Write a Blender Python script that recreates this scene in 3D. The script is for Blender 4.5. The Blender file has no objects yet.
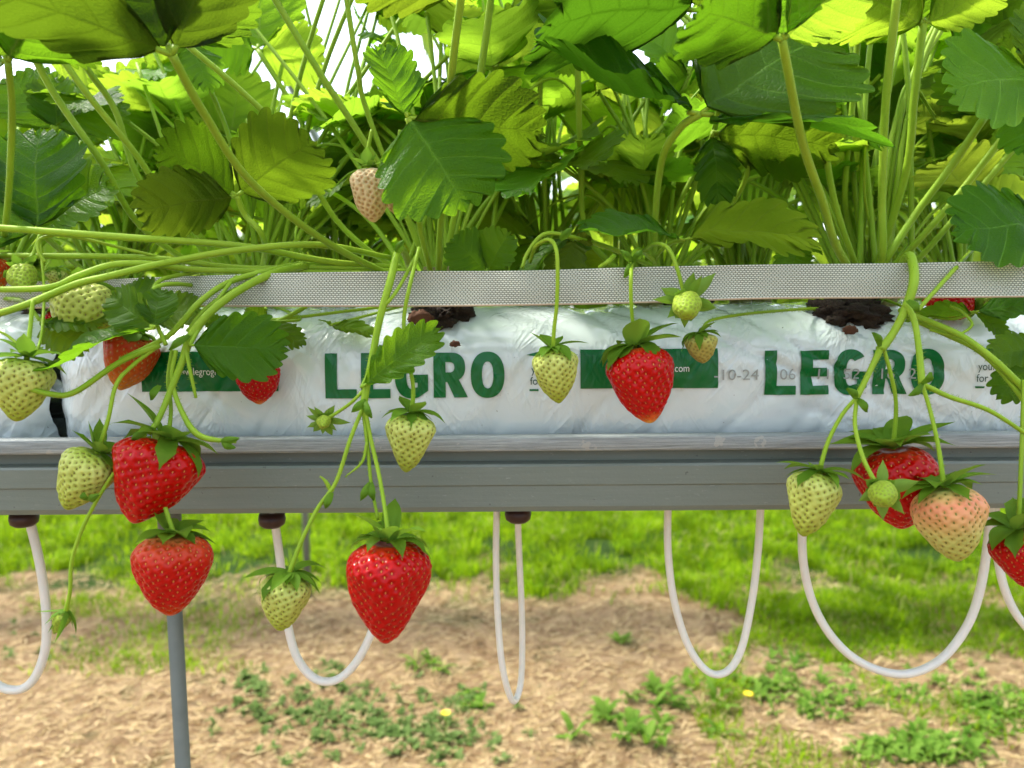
import bpy, bmesh, math, random
import numpy as np
from mathutils import Vector, Matrix, noise
random.seed(7); rng = np.random.default_rng(7)
S = bpy.context.scene
COL = S.collection
R = math.radians
PI = math.pi

# ------------------------------------------------------------------ camera
F = 740.0
CAM = Vector((0, 0, 1.30))
PITCH, ROLL = 5.0, 0.4
cam_d = bpy.data.cameras.new('camera'); cam = bpy.data.objects.new('camera', cam_d); COL.objects.link(cam)
cam_d.sensor_width = 36; cam_d.lens = 36 * F / 1024
cam_d.clip_start = 0.02; cam_d.clip_end = 400
ROT = Matrix.Rotation(R(90 - PITCH), 3, 'X') @ Matrix.Rotation(R(-ROLL), 3, 'Z')
cam.matrix_world = Matrix.Translation(CAM) @ ROT.to_4x4()
cam_d.dof.use_dof = True; cam_d.dof.focus_distance = 0.43; cam_d.dof.aperture_fstop = 9.0
S.camera = cam

def P(px, py, Y):
    """the point of the place at distance Y (metres along the ground) that the photo shows at px, py"""
    d = ROT @ Vector(((px - 512) / F, (384 - py) / F, -1))
    return CAM + d * (Y / d.y)

# ------------------------------------------------------------------ node helper
class NT:
    def __init__(s, name):
        s.m = bpy.data.materials.new(name); s.m.use_nodes = True
        s.t = s.m.node_tree; s.t.nodes.clear()
        s.out = s.t.nodes.new('ShaderNodeOutputMaterial')
    def n(s, typ, ins=None, **kw):
        x = s.t.nodes.new('ShaderNode' + typ)
        for k, v in kw.items(): setattr(x, k, v)
        for k, v in (ins or {}).items():
            if isinstance(v, bpy.types.NodeSocket): s.t.links.new(v, x.inputs[k])
            else: x.inputs[k].default_value = v
        return x
    def math(s, op, a, b=0.0, c=0.0, clamp=False):
        return s.n('Math', {0: a, 1: b, 2: c}, operation=op, use_clamp=clamp).outputs[0]
    def mix(s, f, a, b, typ='MIX'):
        x = s.n('Mix', data_type='RGBA', blend_type=typ)
        for k, v in ((0, f), (6, a), (7, b)):
            if isinstance(v, bpy.types.NodeSocket): s.t.links.new(v, x.inputs[k])
            else: x.inputs[k].default_value = v
        return x.outputs[2]
    def ramp(s, f, stops, interp='LINEAR'):
        x = s.n('ValToRGB', {0: f}); x.color_ramp.interpolation = interp
        e = x.color_ramp.elements
        while len(e) < len(stops): e.new(0.5)
        for i, (p, c) in enumerate(stops):
            e[i].position = p; e[i].color = (*c, 1) if len(c) == 3 else c
        return x.outputs[0]
    def noise(s, vec, scale, detail=3, rough=0.5, dist=0.0):
        x = s.n('TexNoise', {'Scale': scale, 'Detail': detail, 'Roughness': rough, 'Distortion': dist})
        if vec is not None: s.t.links.new(vec, x.inputs['Vector'])
        return x.outputs[0]
    def mapping(s, vec, scale=(1, 1, 1), loc=(0, 0, 0), rot=(0, 0, 0)):
        return s.n('Mapping', {0: vec, 1: loc, 2: rot, 3: scale}).outputs[0]
    def sep(s, vec): return s.n('SeparateXYZ', {0: vec}).outputs
    def bump(s, h, strength=0.3, dist=0.001, normal=None):
        d = {'Height': h, 'Strength': strength, 'Distance': dist}
        if normal is not None: d['Normal'] = normal
        return s.n('Bump', d).outputs[0]
    def bsdf(s, **kw):
        names = {'base': 'Base Color', 'rough': 'Roughness', 'metal': 'Metallic', 'normal': 'Normal', 'spec': 'Specular IOR Level',
                 'sss': 'Subsurface Weight', 'sssr': 'Subsurface Radius', 'ssss': 'Subsurface Scale', 'coat': 'Coat Weight', 'coatr': 'Coat Roughness',
                 'sheen': 'Sheen Weight', 'sheenr': 'Sheen Roughness', 'alpha': 'Alpha', 'trans': 'Transmission Weight'}
        return s.n('BsdfPrincipled', {names[k]: v for k, v in kw.items()}).outputs[0]
    def done(s, sh):
        s.t.links.new(sh, s.out.inputs[0]); return s.m

def rgb(r, g, b): return (r, g, b, 1)

# ------------------------------------------------------------------ materials
def mat_leaf(name='leaf_tissue', far=False):
    t = NT(name)
    tc = t.n('TexCoord'); uv = t.n('UVMap').outputs[0]
    oi = t.n('ObjectInfo')
    back = t.n('NewGeometry').outputs['Backfacing']
    up = t.ramp(oi.outputs['Random'], [(0.0, (0.024, 0.085, 0.003)), (0.5, (0.040, 0.120, 0.004)), (1.0, (0.070, 0.165, 0.006))])
    dn = t.ramp(oi.outputs['Random'], [(0.0, (0.060, 0.115, 0.014)), (1.0, (0.090, 0.160, 0.020))])
    col = t.mix(back, up, dn)
    if far:
        vein = None
    else:
        u, v, _ = t.sep(uv)
        fu = t.math('ABSOLUTE', t.math('SUBTRACT', t.math('FRACT', u), 0.5))
        side = t.math('SUBTRACT', 1.0, t.math('MULTIPLY', fu, 15.0), clamp=True)
        mid = t.math('SUBTRACT', 1.0, t.math('MULTIPLY', v, 26.0), clamp=True)
        vein = t.math('MAXIMUM', t.math('MULTIPLY', side, 0.8), mid)
        vc = t.mix(back, rgb(0.24, 0.42, 0.07), rgb(0.30, 0.40, 0.09))
        col = t.mix(t.math('MULTIPLY', vein, 0.75), col, vc)
    if far: col = t.mix(0.5, col, rgb(0.16, 0.30, 0.02))
    nz = t.noise(tc.outputs['Object'], 4.0 if not far else 9.0, 4, 0.6)
    col = t.mix(0.35, col, t.mix(1.0, col, t.ramp(nz, [(0.3, (0.6, 0.7, 0.5)), (0.7, (1.35, 1.25, 1.2))]), 'MULTIPLY'))
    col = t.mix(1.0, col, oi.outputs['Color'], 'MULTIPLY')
    if not far:
        vo = t.n('TexVoronoi', {'Vector': tc.outputs['Object'], 'Scale': 26.0}, feature='DISTANCE_TO_EDGE').outputs[0]
        h = t.math('ADD', t.math('MULTIPLY', t.math('MINIMUM', vo, 0.25), 2.0), t.math('MULTIPLY', vein, -0.8))
        nrm = t.bump(h, 0.35, 0.0010)
    else:
        nrm = t.bump(nz, 0.3, 0.002)
    pr = t.bsdf(base=col, rough=t.mix(back, rgb(0.40, 0.40, 0.40), rgb(0.65, 0.65, 0.65)), spec=t.mix(back, rgb(0.20, 0.20, 0.20), rgb(0.08, 0.08, 0.08)), normal=nrm)
    tcol = t.ramp(oi.outputs['Random'], [(0.0, (0.17, 0.37, 0.012)), (1.0, (0.40, 0.55, 0.040))])
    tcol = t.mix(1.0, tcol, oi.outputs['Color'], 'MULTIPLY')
    if far: tcol = t.mix(0.7, tcol, rgb(0.58, 0.76, 0.06))
    if vein is not None:
        tcol = t.mix(t.math('MULTIPLY', vein, 0.8), tcol, t.mix(1.0, tcol, rgb(0.55, 0.6, 0.4), 'MULTIPLY'))
    tr = t.n('BsdfTranslucent', {'Color': tcol, 'Normal': nrm}).outputs[0]
    return t.done(t.n('MixShader', {0: 0.58, 1: pr, 2: tr}).outputs[0])

def mat_stem(name, c1, c2):
    t = NT(name); tc = t.n('TexCoord'); oi = t.n('ObjectInfo')
    nz = t.noise(tc.outputs['Object'], 60, 3)
    col = t.mix(nz, rgb(*c1), rgb(*c2))
    col = t.mix(t.math('MULTIPLY', oi.outputs['Random'], 0.35), col, rgb(c1[0] * .7, c1[1] * .75, c1[2]))
    lo = t.ramp(t.noise(tc.outputs['Object'], 14, 3), [(0.45, (0, 0, 0)), (0.72, (1, 1, 1))])
    col = t.mix(t.math('MULTIPLY', lo, 0.16), col, rgb(0.20, 0.15, 0.03))
    pr = t.bsdf(base=col, rough=0.5, spec=0.2, sheen=0.03, sheenr=0.4, sss=0.15, sssr=(0.6, 1.0, 0.2), ssss=0.002, normal=t.bump(t.noise(t.mapping(tc.outputs['Object'], (1, 1, 1)), 400, 2), 0.25, 0.0005))
    return t.done(pr)

def mat_sepal():
    t = NT('sepal_tissue'); tc = t.n('TexCoord'); oi = t.n('ObjectInfo')
    back = t.n('NewGeometry').outputs['Backfacing']
    col = t.mix(t.noise(tc.outputs['Object'], 120, 3), rgb(0.06, 0.15, 0.008), rgb(0.13, 0.26, 0.015))
    col = t.mix(back, col, rgb(0.17, 0.30, 0.04))
    pr = t.bsdf(base=col, rough=0.6, spec=0.15, normal=t.bump(t.noise(tc.outputs['Object'], 500, 2), 0.3, 0.0005))
    tr = t.n('BsdfTranslucent', {'Color': rgb(0.22, 0.42, 0.03)}).outputs[0]
    return t.done(t.n('MixShader', {0: 0.3, 1: pr, 2: tr}).outputs[0])

def mat_fruit(name, stops, rough=0.3, coat=0.3, sss=0.12, spots=None, radius=(1.0, 0.25, 0.1), hue=None):
    """stops run from the fruit's tip (0) to its shoulder (1)"""
    t = NT(name); tc = t.n('TexCoord'); uv = t.n('UVMap').outputs[0]
    u, v, _ = t.sep(uv)
    nz = t.noise(tc.outputs['Object'], 70, 3)
    f = t.math('ADD', v, t.math('MULTIPLY', t.math('SUBTRACT', nz, 0.5), 0.22))
    col = t.ramp(f, stops)
    geo = t.n('Attribute', attribute_name='pit').outputs['Fac']
    if spots: col = t.mix(t.math('MULTIPLY', geo, spots[1]), col, rgb(*spots[0]))
    fine = t.noise(tc.outputs['Object'], 900, 2)
    pr = t.bsdf(base=col, rough=rough, coat=coat * 0.5, coatr=0.08, sss=sss, sssr=radius, ssss=0.002, spec=0.10, normal=t.bump(fine, 0.12, 0.0004))
    return t.done(pr)

def mat_simple(name, c, rough=0.5, metal=0.0, c2=None, scale=40, bump=0.0, bscale=200, bd=0.0005, spec=0.5, sss=0.0):
    t = NT(name); tc = t.n('TexCoord')
    col = rgb(*c)
    if c2: col = t.mix(t.noise(tc.outputs['Object'], scale, 4), rgb(*c), rgb(*c2))
    kw = dict(base=col, rough=rough, metal=metal, spec=spec)
    if bump: kw['normal'] = t.bump(t.noise(tc.outputs['Object'], bscale, 4), bump, bd)
    if sss: kw.update(sss=sss, ssss=0.002)
    return t.done(t.bsdf(**kw))

def film_height(t, o):
    n1 = t.noise(t.mapping(o, (1, 1, 1), rot=(0, 0.6, 0)), 26, 4, 0.55, 0.8)
    h = t.math('MULTIPLY', t.noise(o, 11, 2, 0.4), 2.2)
    for sc, ro, k, wt in (((7, 20, 30), 0.95, 2.2, 0.55), ((6, 20, 24), -1.1, 2.6, 0.45), ((12, 30, 50), 1.35, 2.4, 0.25)):
        q = t.noise(t.mapping(t.mapping(o, (1, 1, 1), rot=(0, ro, 0)), sc), k, 2, 0.5, 0.9)
        rd = t.math('SUBTRACT', 1.0, t.math('MULTIPLY', t.math('ABSOLUTE', t.math('SUBTRACT', q, 0.5)), 9.0), clamp=True)
        gate = t.ramp(t.noise(o, 17 + k * 3, 2), [(0.42, (0, 0, 0)), (0.62, (1, 1, 1))])
        h = t.math('ADD', h, t.math('MULTIPLY', t.math('MULTIPLY', rd, gate), wt))
    return h
def mat_film():
    t = NT('white_bag_film'); tc = t.n('TexCoord'); o = tc.outputs['Object']
    n1 = t.noise(t.mapping(o, (1, 1, 1), rot=(0, 0.6, 0)), 26, 4, 0.55, 0.8)
    st = t.noise(t.mapping(o, (9, 9, 60), rot=(0, 0.55, 0)), 3.0, 4, 0.6, 0.6)
    st2 = t.noise(t.mapping(o, (8, 8, 46), rot=(0, -0.9, 0)), 3.0, 3, 0.6, 0.9)
    h = film_height(t, o)
    dirt = t.ramp(t.noise(o, 420, 2, 0.7), [(0.0, (0.25, 0.22, 0.18)), (0.23, (0.25, 0.22, 0.18)), (0.26, (1, 1, 1)), (1.0, (1, 1, 1))])
    blot = t.mix(t.noise(o, 14, 4), rgb(0.60, 0.69, 0.68), rgb(0.69, 0.78, 0.77))
    col = t.mix(1.0, blot, dirt, 'MULTIPLY')
    return t.done(t.bsdf(base=col, rough=0.18, spec=0.6, coat=0.8, coatr=0.04, normal=t.bump(h, 0.30, 0.005)))

def mat_ink(name, c):
    t = NT(name); tc = t.n('TexCoord'); o = tc.outputs['Object']
    h = film_height(t, o)
    w = t.noise(o, 160, 4, 0.7)
    col = t.mix(t.math('MULTIPLY', t.math('GREATER_THAN', w, 0.74), 0.35), rgb(*c), rgb(c[0] + .08, c[1] + .12, c[2] + .1))
    return t.done(t.bsdf(base=col, rough=0.28, coat=0.12, coatr=0.08, spec=0.3, normal=t.bump(h, 0.42, 0.005)))

def mat_tape():
    t = NT('woven_webbing'); uv = t.n('UVMap').outputs[0]; tc = t.n('TexCoord')
    u, v, _ = t.sep(uv)          # u, v in weave cells
    row = t.math('FLOOR', v)
    uu = t.math('ADD', u, t.math('MULTIPLY', row, 0.5))
    fu = t.math('ABSOLUTE', t.math('SUBTRACT', t.math('FRACT', uu), 0.5))
    fv = t.math('ABSOLUTE', t.math('SUBTRACT', t.math('FRACT', v), 0.5))
    thread = t.math('MULTIPLY', t.math('SMOOTHSTEP', 0.5, 0.30, fu) if False else t.math('SUBTRACT', 1.0, t.math('POWER', t.math('MULTIPLY', fu, 2.0), 3.0), clamp=True),
                    t.math('SUBTRACT', 1.0, t.math('POWER', t.math('MULTIPLY', fv, 2.0), 2.0), clamp=True))
    nz = t.noise(tc.outputs['Object'], 30, 4)
    light = t.mix(nz, rgb(0.55, 0.57, 0.45), rgb(0.76, 0.77, 0.64))
    col = t.mix(thread, rgb(0.08, 0.10, 0.06), light)
    return t.done(t.bsdf(base=col, rough=0.6, spec=0.3, normal=t.bump(thread, 0.7, 0.0006)))

def mat_gutter():
    t = NT('gutter_metal'); tc = t.n('TexCoord'); o = tc.outputs['Object']
    z = t.sep(o)[2]
    st = t.noise(t.mapping(o, (2, 60, 60)), 9, 5, 0.65)
    base = t.mix(st, rgb(0.140, 0.172, 0.150), rgb(0.205, 0.235, 0.210))
    big = t.noise(o, 7, 4)
    base = t.mix(t.math('MULTIPLY', big, 0.4), base, rgb(0.090, 0.125, 0.065))
    spk = t.math('LESS_THAN', t.noise(o, 210, 2, 0.6), 0.27)
    base = t.mix(t.math('MULTIPLY', spk, 0.55), base, rgb(0.05, 0.055, 0.045))
    pale = t.math('GREATER_THAN', t.noise(t.mapping(o, (30, 200, 200)), 6, 4, 0.7), 0.67)
    base = t.mix(t.math('MULTIPLY', pale, 0.4), base, rgb(0.42, 0.44, 0.42))
    return t.done(t.bsdf(base=base, rough=0.38, metal=0.0, spec=0.5, normal=t.bump(t.math('ADD', st, t.noise(o, 500, 2)), 0.2, 0.0006)))

def mat_rim():
    t = NT('gutter_rim_metal'); tc = t.n('TexCoord'); o = tc.outputs['Object']
    st = t.ramp(t.noise(t.mapping(o, (2, 60, 60)), 14, 5, 0.8), [(0.3, (0, 0, 0)), (0.7, (1, 1, 1))])
    w = t.noise(o, 38, 5, 0.7)
    base = t.mix(st, rgb(0.13, 0.155, 0.15), rgb(0.40, 0.44, 0.43))
    wear = t.math('GREATER_THAN', w, 0.62)
    base = t.mix(t.math('MULTIPLY', wear, 0.55), base, rgb(0.42, 0.41, 0.36))
    return t.done(t.bsdf(base=base, rough=0.38, metal=0.0, spec=0.5, normal=t.bump(st, 0.35, 0.0008)))

def mat_ground():
    t = NT('soil_and_straw'); g = t.n('NewGeometry'); p = g.outputs['Position']
    x, y, z = t.sep(p)
    big = t.noise(p, 2.2, 4, 0.6); med = t.noise(p, 11, 5, 0.65, 0.6); fine = t.noise(p, 70, 4, 0.7, 0.8)
    fib = t.noise(t.mapping(p, (30, 150, 30), rot=(0, 0, 0.5)), 1.6, 3, 0.6, 1.2)
    fib2 = t.noise(t.mapping(p, (140, 28, 30), rot=(0, 0, 0.9)), 1.6, 3, 0.6, 1.2)
    col = t.ramp(med, [(0.34, (0.20, 0.115, 0.05)), (0.46, (0.43, 0.27, 0.135)), (0.58, (0.64, 0.45, 0.25))])
    col = t.mix(t.math('MULTIPLY', fine, 0.45), col, rgb(0.54, 0.37, 0.20))
    dark = t.ramp(t.math('ADD', fib, fib2), [(0.0, (0.25, 0.2, 0.14)), (0.42, (0.55, 0.5, 0.42)), (0.56, (1, 1, 1))])
    col = t.mix(0.55, col, t.mix(1.0, col, dark, 'MULTIPLY'))
    ymask = t.math('ADD', t.math('MULTIPLY', t.math('SUBTRACT', y, 3.25), 2.0), t.math('MULTIPLY', t.math('SUBTRACT', big, 0.5), 5.0), clamp=True)
    patch = t.math('GREATER_THAN', t.noise(p, 5.0, 5, 0.7), 0.60)
    gm = t.math('MAXIMUM', ymask, t.math('MULTIPLY', patch, 0.35))
    col = t.mix(gm, col, t.mix(med, rgb(0.02, 0.06, 0.005), rgb(0.08, 0.16, 0.015)))
    return t.done(t.bsdf(base=col, rough=0.9, spec=0.15, normal=t.bump(t.math('ADD', med, t.math('MULTIPLY', t.math('ADD', fine, fib), 0.6)), 1.0, 0.06)))

def mat_blade(name, a, b, tr):
    t = NT(name); g = t.n('NewGeometry')
    ri = g.outputs['Random Per Island']
    col = t.mix(ri, rgb(*a), rgb(*b))
    if name == 'grass_blade':
        pn = t.ramp(t.noise(g.outputs['Position'], 5.0, 3), [(0.38, (0.35, 0.45, 0.3)), (0.60, (1.3, 1.25, 1.1))])
        col = t.mix(1.0, col, pn, 'MULTIPLY')
    dry = t.math('GREATER_THAN', t.math('FRACT', t.math('MULTIPLY', ri, 37.0)), 0.95)
    col = t.mix(dry, col, rgb(0.42, 0.36, 0.16))
    pr = t.bsdf(base=col, rough=0.6, spec=0.06)
    tl = t.n('BsdfTranslucent', {'Color': t.mix(0.5, col, rgb(*tr))}).outputs[0]
    return t.done(t.n('MixShader', {0: 0.45, 1: pr, 2: tl}).outputs[0])

def mat_tunnel():
    t = NT('tunnel_plastic'); tc = t.n('TexCoord')
    nz = t.noise(t.mapping(tc.outputs['Object'], (0.6, 6, 0.6)), 1.2, 3)
    c = t.mix(nz, rgb(0.80, 0.84, 0.88), rgb(0.90, 0.92, 0.93))
    tl = t.n('BsdfTranslucent', {'Color': c}).outputs[0]
    tp = t.n('BsdfTransparent', {'Color': rgb(1, 1, 1)}).outputs[0]
    return t.done(t.n('MixShader', {0: 0.36, 1: tp, 2: tl}).outputs[0])

M = {}
M['leaf'] = mat_leaf(); M['far_leaf'] = mat_leaf('far_leaf_tissue', True)
M['stem'] = mat_stem('leaf_stem', (0.19, 0.35, 0.012), (0.33, 0.50, 0.035))
M['truss'] = mat_stem('fruit_stem', (0.21, 0.37, 0.012), (0.34, 0.50, 0.035))
M['old_stem'] = mat_stem('crown_base', (0.16, 0.12, 0.05), (0.20, 0.24, 0.06))
M['sepal'] = mat_sepal()
RED = (0.42, 0.0006, 0.001)
M['red'] = mat_fruit('ripe_flesh', [(0.0, (0.50, 0.018, 0.008)), (0.2, RED), (0.88, (0.42, 0.001, 0.001)), (1.0, (0.50, 0.04, 0.008))], 0.28, 0.5, 0.05, ((0.26, 0.0, 0.001), 0.6))
M['red_tip'] = mat_fruit('ripe_flesh_orange_tip', [(0.0, (0.66, 0.36, 0.05)), (0.05, (0.60, 0.12, 0.02)), (0.13, RED), (0.9, (0.44, 0.002, 0.002)), (1.0, (0.52, 0.08, 0.015))], 0.28, 0.5, 0.05, ((0.26, 0.0, 0.001), 0.6))
M['orange_red'] = mat_fruit('nearly_ripe_flesh', [(0.0, (0.50, 0.06, 0.004)), (0.20, (0.42, 0.002, 0.001)), (0.66, (0.45, 0.004, 0.002)), (0.90, (0.52, 0.06, 0.015)), (1.0, (0.58, 0.22, 0.06))], 0.28, 0.5, 0.06, ((0.32, 0.0, 0.002), 0.5))
M['orange'] = mat_fruit('half_ripe_flesh', [(0.0, (0.50, 0.22, 0.02)), (0.4, (0.48, 0.09, 0.012)), (0.8, (0.42, 0.03, 0.006)), (1.0, (0.45, 0.08, 0.02))], 0.42, 0.1, 0.12, ((0.45, 0.12, 0.02), 0.5))
M['peach'] = mat_fruit('turning_flesh', [(0.0, (0.36, 0.42, 0.08)), (0.40, (0.48, 0.48, 0.14)), (0.62, (0.64, 0.36, 0.15)), (0.8, (0.68, 0.25, 0.13)), (0.93, (0.58, 0.42, 0.13)), (1.0, (0.5, 0.5, 0.15))], 0.42, 0.2, 0.15, ((0.45, 0.24, 0.05), 0.6))
M['green'] = mat_fruit('unripe_flesh', [(0.0, (0.28, 0.36, 0.03)), (0.3, (0.42, 0.48, 0.09)), (0.8, (0.50, 0.56, 0.15)), (1.0, (0.34, 0.44, 0.05))], 0.45, 0.15, 0.15, ((0.27, 0.31, 0.02), 0.75), (0.8, 1.0, 0.3))
M['lime'] = mat_fruit('tiny_unripe_flesh', [(0.0, (0.26, 0.38, 0.03)), (1.0, (0.32, 0.42, 0.05))], 0.5, 0.05, 0.1, ((0.16, 0.24, 0.02), 0.7), (0.8, 1.0, 0.3))
M['buff'] = mat_fruit('pale_buff_flesh', [(0.0, (0.58, 0.44, 0.20)), (1.0, (0.62, 0.50, 0.28))], 0.55, 0.02, 0.12, ((0.34, 0.18, 0.06), 0.85))
M['olive'] = mat_fruit('olive_flesh', [(0.0, (0.36, 0.30, 0.07)), (1.0, (0.40, 0.42, 0.10))], 0.55, 0.02, 0.12, ((0.20, 0.15, 0.03), 0.8))
M['seed_gold'] = mat_simple('seed_gold', (0.50, 0.14, 0.015), 0.3, c2=(0.66, 0.36, 0.05), scale=300)
M['seed_green'] = mat_simple('seed_olive', (0.14, 0.14, 0.015), 0.5, c2=(0.24, 0.22, 0.03), scale=300)
M['seed_brown'] = mat_simple('seed_brown', (0.40, 0.22, 0.06), 0.5)
M['film'] = mat_film()
M['ink'] = mat_ink('green_ink', (0.0, 0.13, 0.025)); M['ink_dark'] = mat_ink('dark_green_ink', (0.004, 0.055, 0.03))
M['ink_white'] = mat_simple('white_ink', (0.72, 0.76, 0.72), 0.3); M['ink_grey'] = mat_simple('date_stamp_ink', (0.30, 0.33, 0.31), 0.5)
M['tape'] = mat_tape(); M['tape_edge'] = mat_simple('webbing_edge', (0.42, 0.33, 0.22), 0.8)
M['gutter'] = mat_gutter(); M['rim'] = mat_rim()
M['hose'] = mat_simple('white_hose', (0.82, 0.82, 0.74), 0.35, c2=(0.70, 0.70, 0.62), scale=60, spec=0.5, sss=0.1)
M['grommet'] = mat_simple('brown_rubber', (0.035, 0.012, 0.010), 0.42)
M['post'] = mat_simple('galvanised_post', (0.11, 0.13, 0.105), 0.55, 0.0, c2=(0.19, 0.21, 0.175), scale=60, bump=0.2)
M['substrate'] = mat_simple('coir_substrate', (0.012, 0.008, 0.005), 0.95, c2=(0.045, 0.028, 0.016), scale=220, bump=1.0, bscale=500, bd=0.002)
M['dry'] = mat_simple('dry_leaf', (0.06, 0.022, 0.010), 0.9, c2=(0.13, 0.055, 0.025), scale=120, bump=0.5, bscale=300)
M['ground'] = mat_ground()
M['grass'] = mat_blade('grass_blade', (0.045, 0.16, 0.004), (0.32, 0.48, 0.012), (0.42, 0.62, 0.012))
M['weed'] = mat_blade('weed_leaf', (0.09, 0.16, 0.035), (0.19, 0.28, 0.085), (0.25, 0.40, 0.10))
M['plantain'] = mat_blade('plantain_leaf', (0.07, 0.17, 0.015), (0.20, 0.34, 0.05), (0.28, 0.45, 0.04))
M['straw'] = mat_blade('straw', (0.24, 0.15, 0.06), (0.82, 0.66, 0.38), (0.6, 0.5, 0.25))
M['tunnel'] = mat_tunnel(); M['hoop'] = mat_simple('hoop_steel', (0.30, 0.36, 0.38), 0.4, 0.3)
M['yellow'] = mat_simple('yellow_petal', (0.85, 0.62, 0.01), 0.6)

# ------------------------------------------------------------------ object helpers
def set_props(o, label=None, cat=None, group=None, kind=None):
    if label: o['label'] = label
    if cat: o['category'] = cat
    if group: o['group'] = group
    if kind: o['kind'] = kind
    return o

def mesh(name, verts, faces, mats, smooth=True, uvs=None, midx=None):
    me = bpy.data.meshes.new(name)
    me.from_pydata([tuple(v) for v in verts], [], [tuple(f) for f in faces])
    for m in (mats if isinstance(mats, (list, tuple)) else [mats]): me.materials.append(m)
    if smooth: me.polygons.foreach_set('use_smooth', [True] * len(me.polygons))
    if midx is not None: me.polygons.foreach_set('material_index', midx)
    if uvs is not None:
        lay = me.uv_layers.new(name='UVMap')
        vi = np.empty(len(me.loops), dtype=np.int32); me.loops.foreach_get('vertex_index', vi)
        lay.data.foreach_set('uv', np.asarray(uvs, dtype=np.float32)[vi].ravel())
    me.update(); return me

def link(name, me, parent=None, mw=None):
    o = bpy.data.objects.new(name, me); COL.objects.link(o)
    if parent is not None:
        o.parent = parent
        pw = WM[parent.as_pointer()] if parent.as_pointer() in WM else Matrix.Identity(4)
        w = mw if mw is not None else pw
        o.matrix_basis = pw.inverted() @ w
    else:
        w = mw if mw is not None else Matrix.Identity(4)
        o.matrix_basis = w
    WM[o.as_pointer()] = w
    return o
WM = {}

def empty(name, mw, **kw):
    o = link(name, None, None, mw); o.empty_display_size = 0.01
    return set_props(o, **kw)

def wobj(name, verts, faces, mats, parent, **kw):
    """mesh authored in world coordinates, put under parent whose world matrix we know"""
    pw = WM[parent.as_pointer()]
    inv = pw.inverted()
    me = mesh(name, [inv @ Vector(v) for v in verts], faces, mats, **kw)
    return link(name, me, parent)

def spline(pts, n=10):
    """Catmull-Rom through pts (lists of equal length), n steps each"""
    p = [np.array(q, float) for q in pts]
    if len(p) == 2: return [p[0] + (p[1] - p[0]) * i / n for i in range(n + 1)]
    p = [2 * p[0] - p[1]] + p + [2 * p[-1] - p[-2]]
    out = []
    for i in range(1, len(p) - 2):
        for k in range(n):
            t = k / n
            out.append(0.5 * ((2 * p[i]) + (-p[i - 1] + p[i + 1]) * t + (2 * p[i - 1] - 5 * p[i] + 4 * p[i + 1] - p[i + 2]) * t * t + (-p[i - 1] + 3 * p[i] - 3 * p[i + 1] + p[i + 2]) * t ** 3))
    out.append(p[-2]); return out

def tube(pts, rad, segs=8, n=10, cap=True, smooth=True):
    """tube mesh data; pts world points, rad number or per-point list"""
    rr = [rad] * len(pts) if not isinstance(rad, (list, tuple)) else rad
    q = [np.array([*p, r]) for p, r in zip(pts, rr)]
    sp = spline(q, n) if smooth else q
    V, Fc = [], []
    up = None
    for i, s in enumerate(sp):
        a = sp[min(i + 1, len(sp) - 1)][:3] - sp[max(i - 1, 0)][:3]
        a = a / (np.linalg.norm(a) + 1e-12)
        if up is None:
            up = np.array([0, 1.0, 0]) if abs(a[1]) < 0.9 else np.array([1.0, 0, 0])
        u = up - a * up.dot(a); u /= np.linalg.norm(u) + 1e-12; up = u
        w = np.cross(a, u)
        for k in range(segs):
            th = 2 * PI * k / segs
            V.append(s[:3] + (u * math.cos(th) + w * math.sin(th)) * s[3])
        if i:
            b = (i - 1) * segs; c = i * segs
            for k in range(segs): Fc.append((b + k, b + (k + 1) % segs, c + (k + 1) % segs, c + k))
    if cap:
        Fc.append(tuple(range(segs))[::-1]); Fc.append(tuple(len(V) - segs + k for k in range(segs)))
    return V, Fc

def hairs(pts, rad, per=2600, L=0.0014, w=0.00011, seed=0, n=10):
    """short plant hairs standing off a tube"""
    r = random.Random(seed + int(abs(pts[0][0]) * 1e5)); rr_ = [rad] * len(pts) if not isinstance(rad, (list, tuple)) else rad
    sp = spline([np.array([*p, q]) for p, q in zip(pts, rr_)], n); V, Fc = [], []
    for i in range(len(sp) - 1):
        a, b = Vector(sp[i][:3]), Vector(sp[i + 1][:3]); d = b - a; ln = d.length
        if ln < 1e-6: continue
        d.normalize(); u = d.orthogonal().normalized(); v = d.cross(u)
        for k in range(int(ln * per + r.random())):
            th = r.uniform(0, 2 * PI); o = u * math.cos(th) + v * math.sin(th); c = a.lerp(b, r.random()) + o * sp[i][3] * .9
            tip = c + (o + d * r.uniform(-.2, .4)).normalized() * L * r.uniform(.6, 1.3) + o * sp[i][3] * .1; s = d.cross(o) * w; q = len(V)
            V += [c - s, c + s, tip]; Fc.append((q, q + 1, q + 2))
            V += [c - d * w, c + d * w, tip]; Fc.append((q + 3, q + 4, q + 5))
    return V, Fc

def merge(*parts):
    V, Fc = [], []
    for v, f in parts:
        b = len(V); V += list(v); Fc += [tuple(i + b for i in q) for q in f]
    return V, Fc

def box(cx, cy, cz, sx, sy, sz):
    V = [(cx + a * sx / 2, cy + b * sy / 2, cz + c * sz / 2) for a in (-1, 1) for b in (-1, 1) for c in (-1, 1)]
    return V, [(0, 1, 3, 2), (4, 6, 7, 5), (0, 4, 5, 1), (2, 3, 7, 6), (0, 2, 6, 4), (1, 5, 7, 3)]

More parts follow.
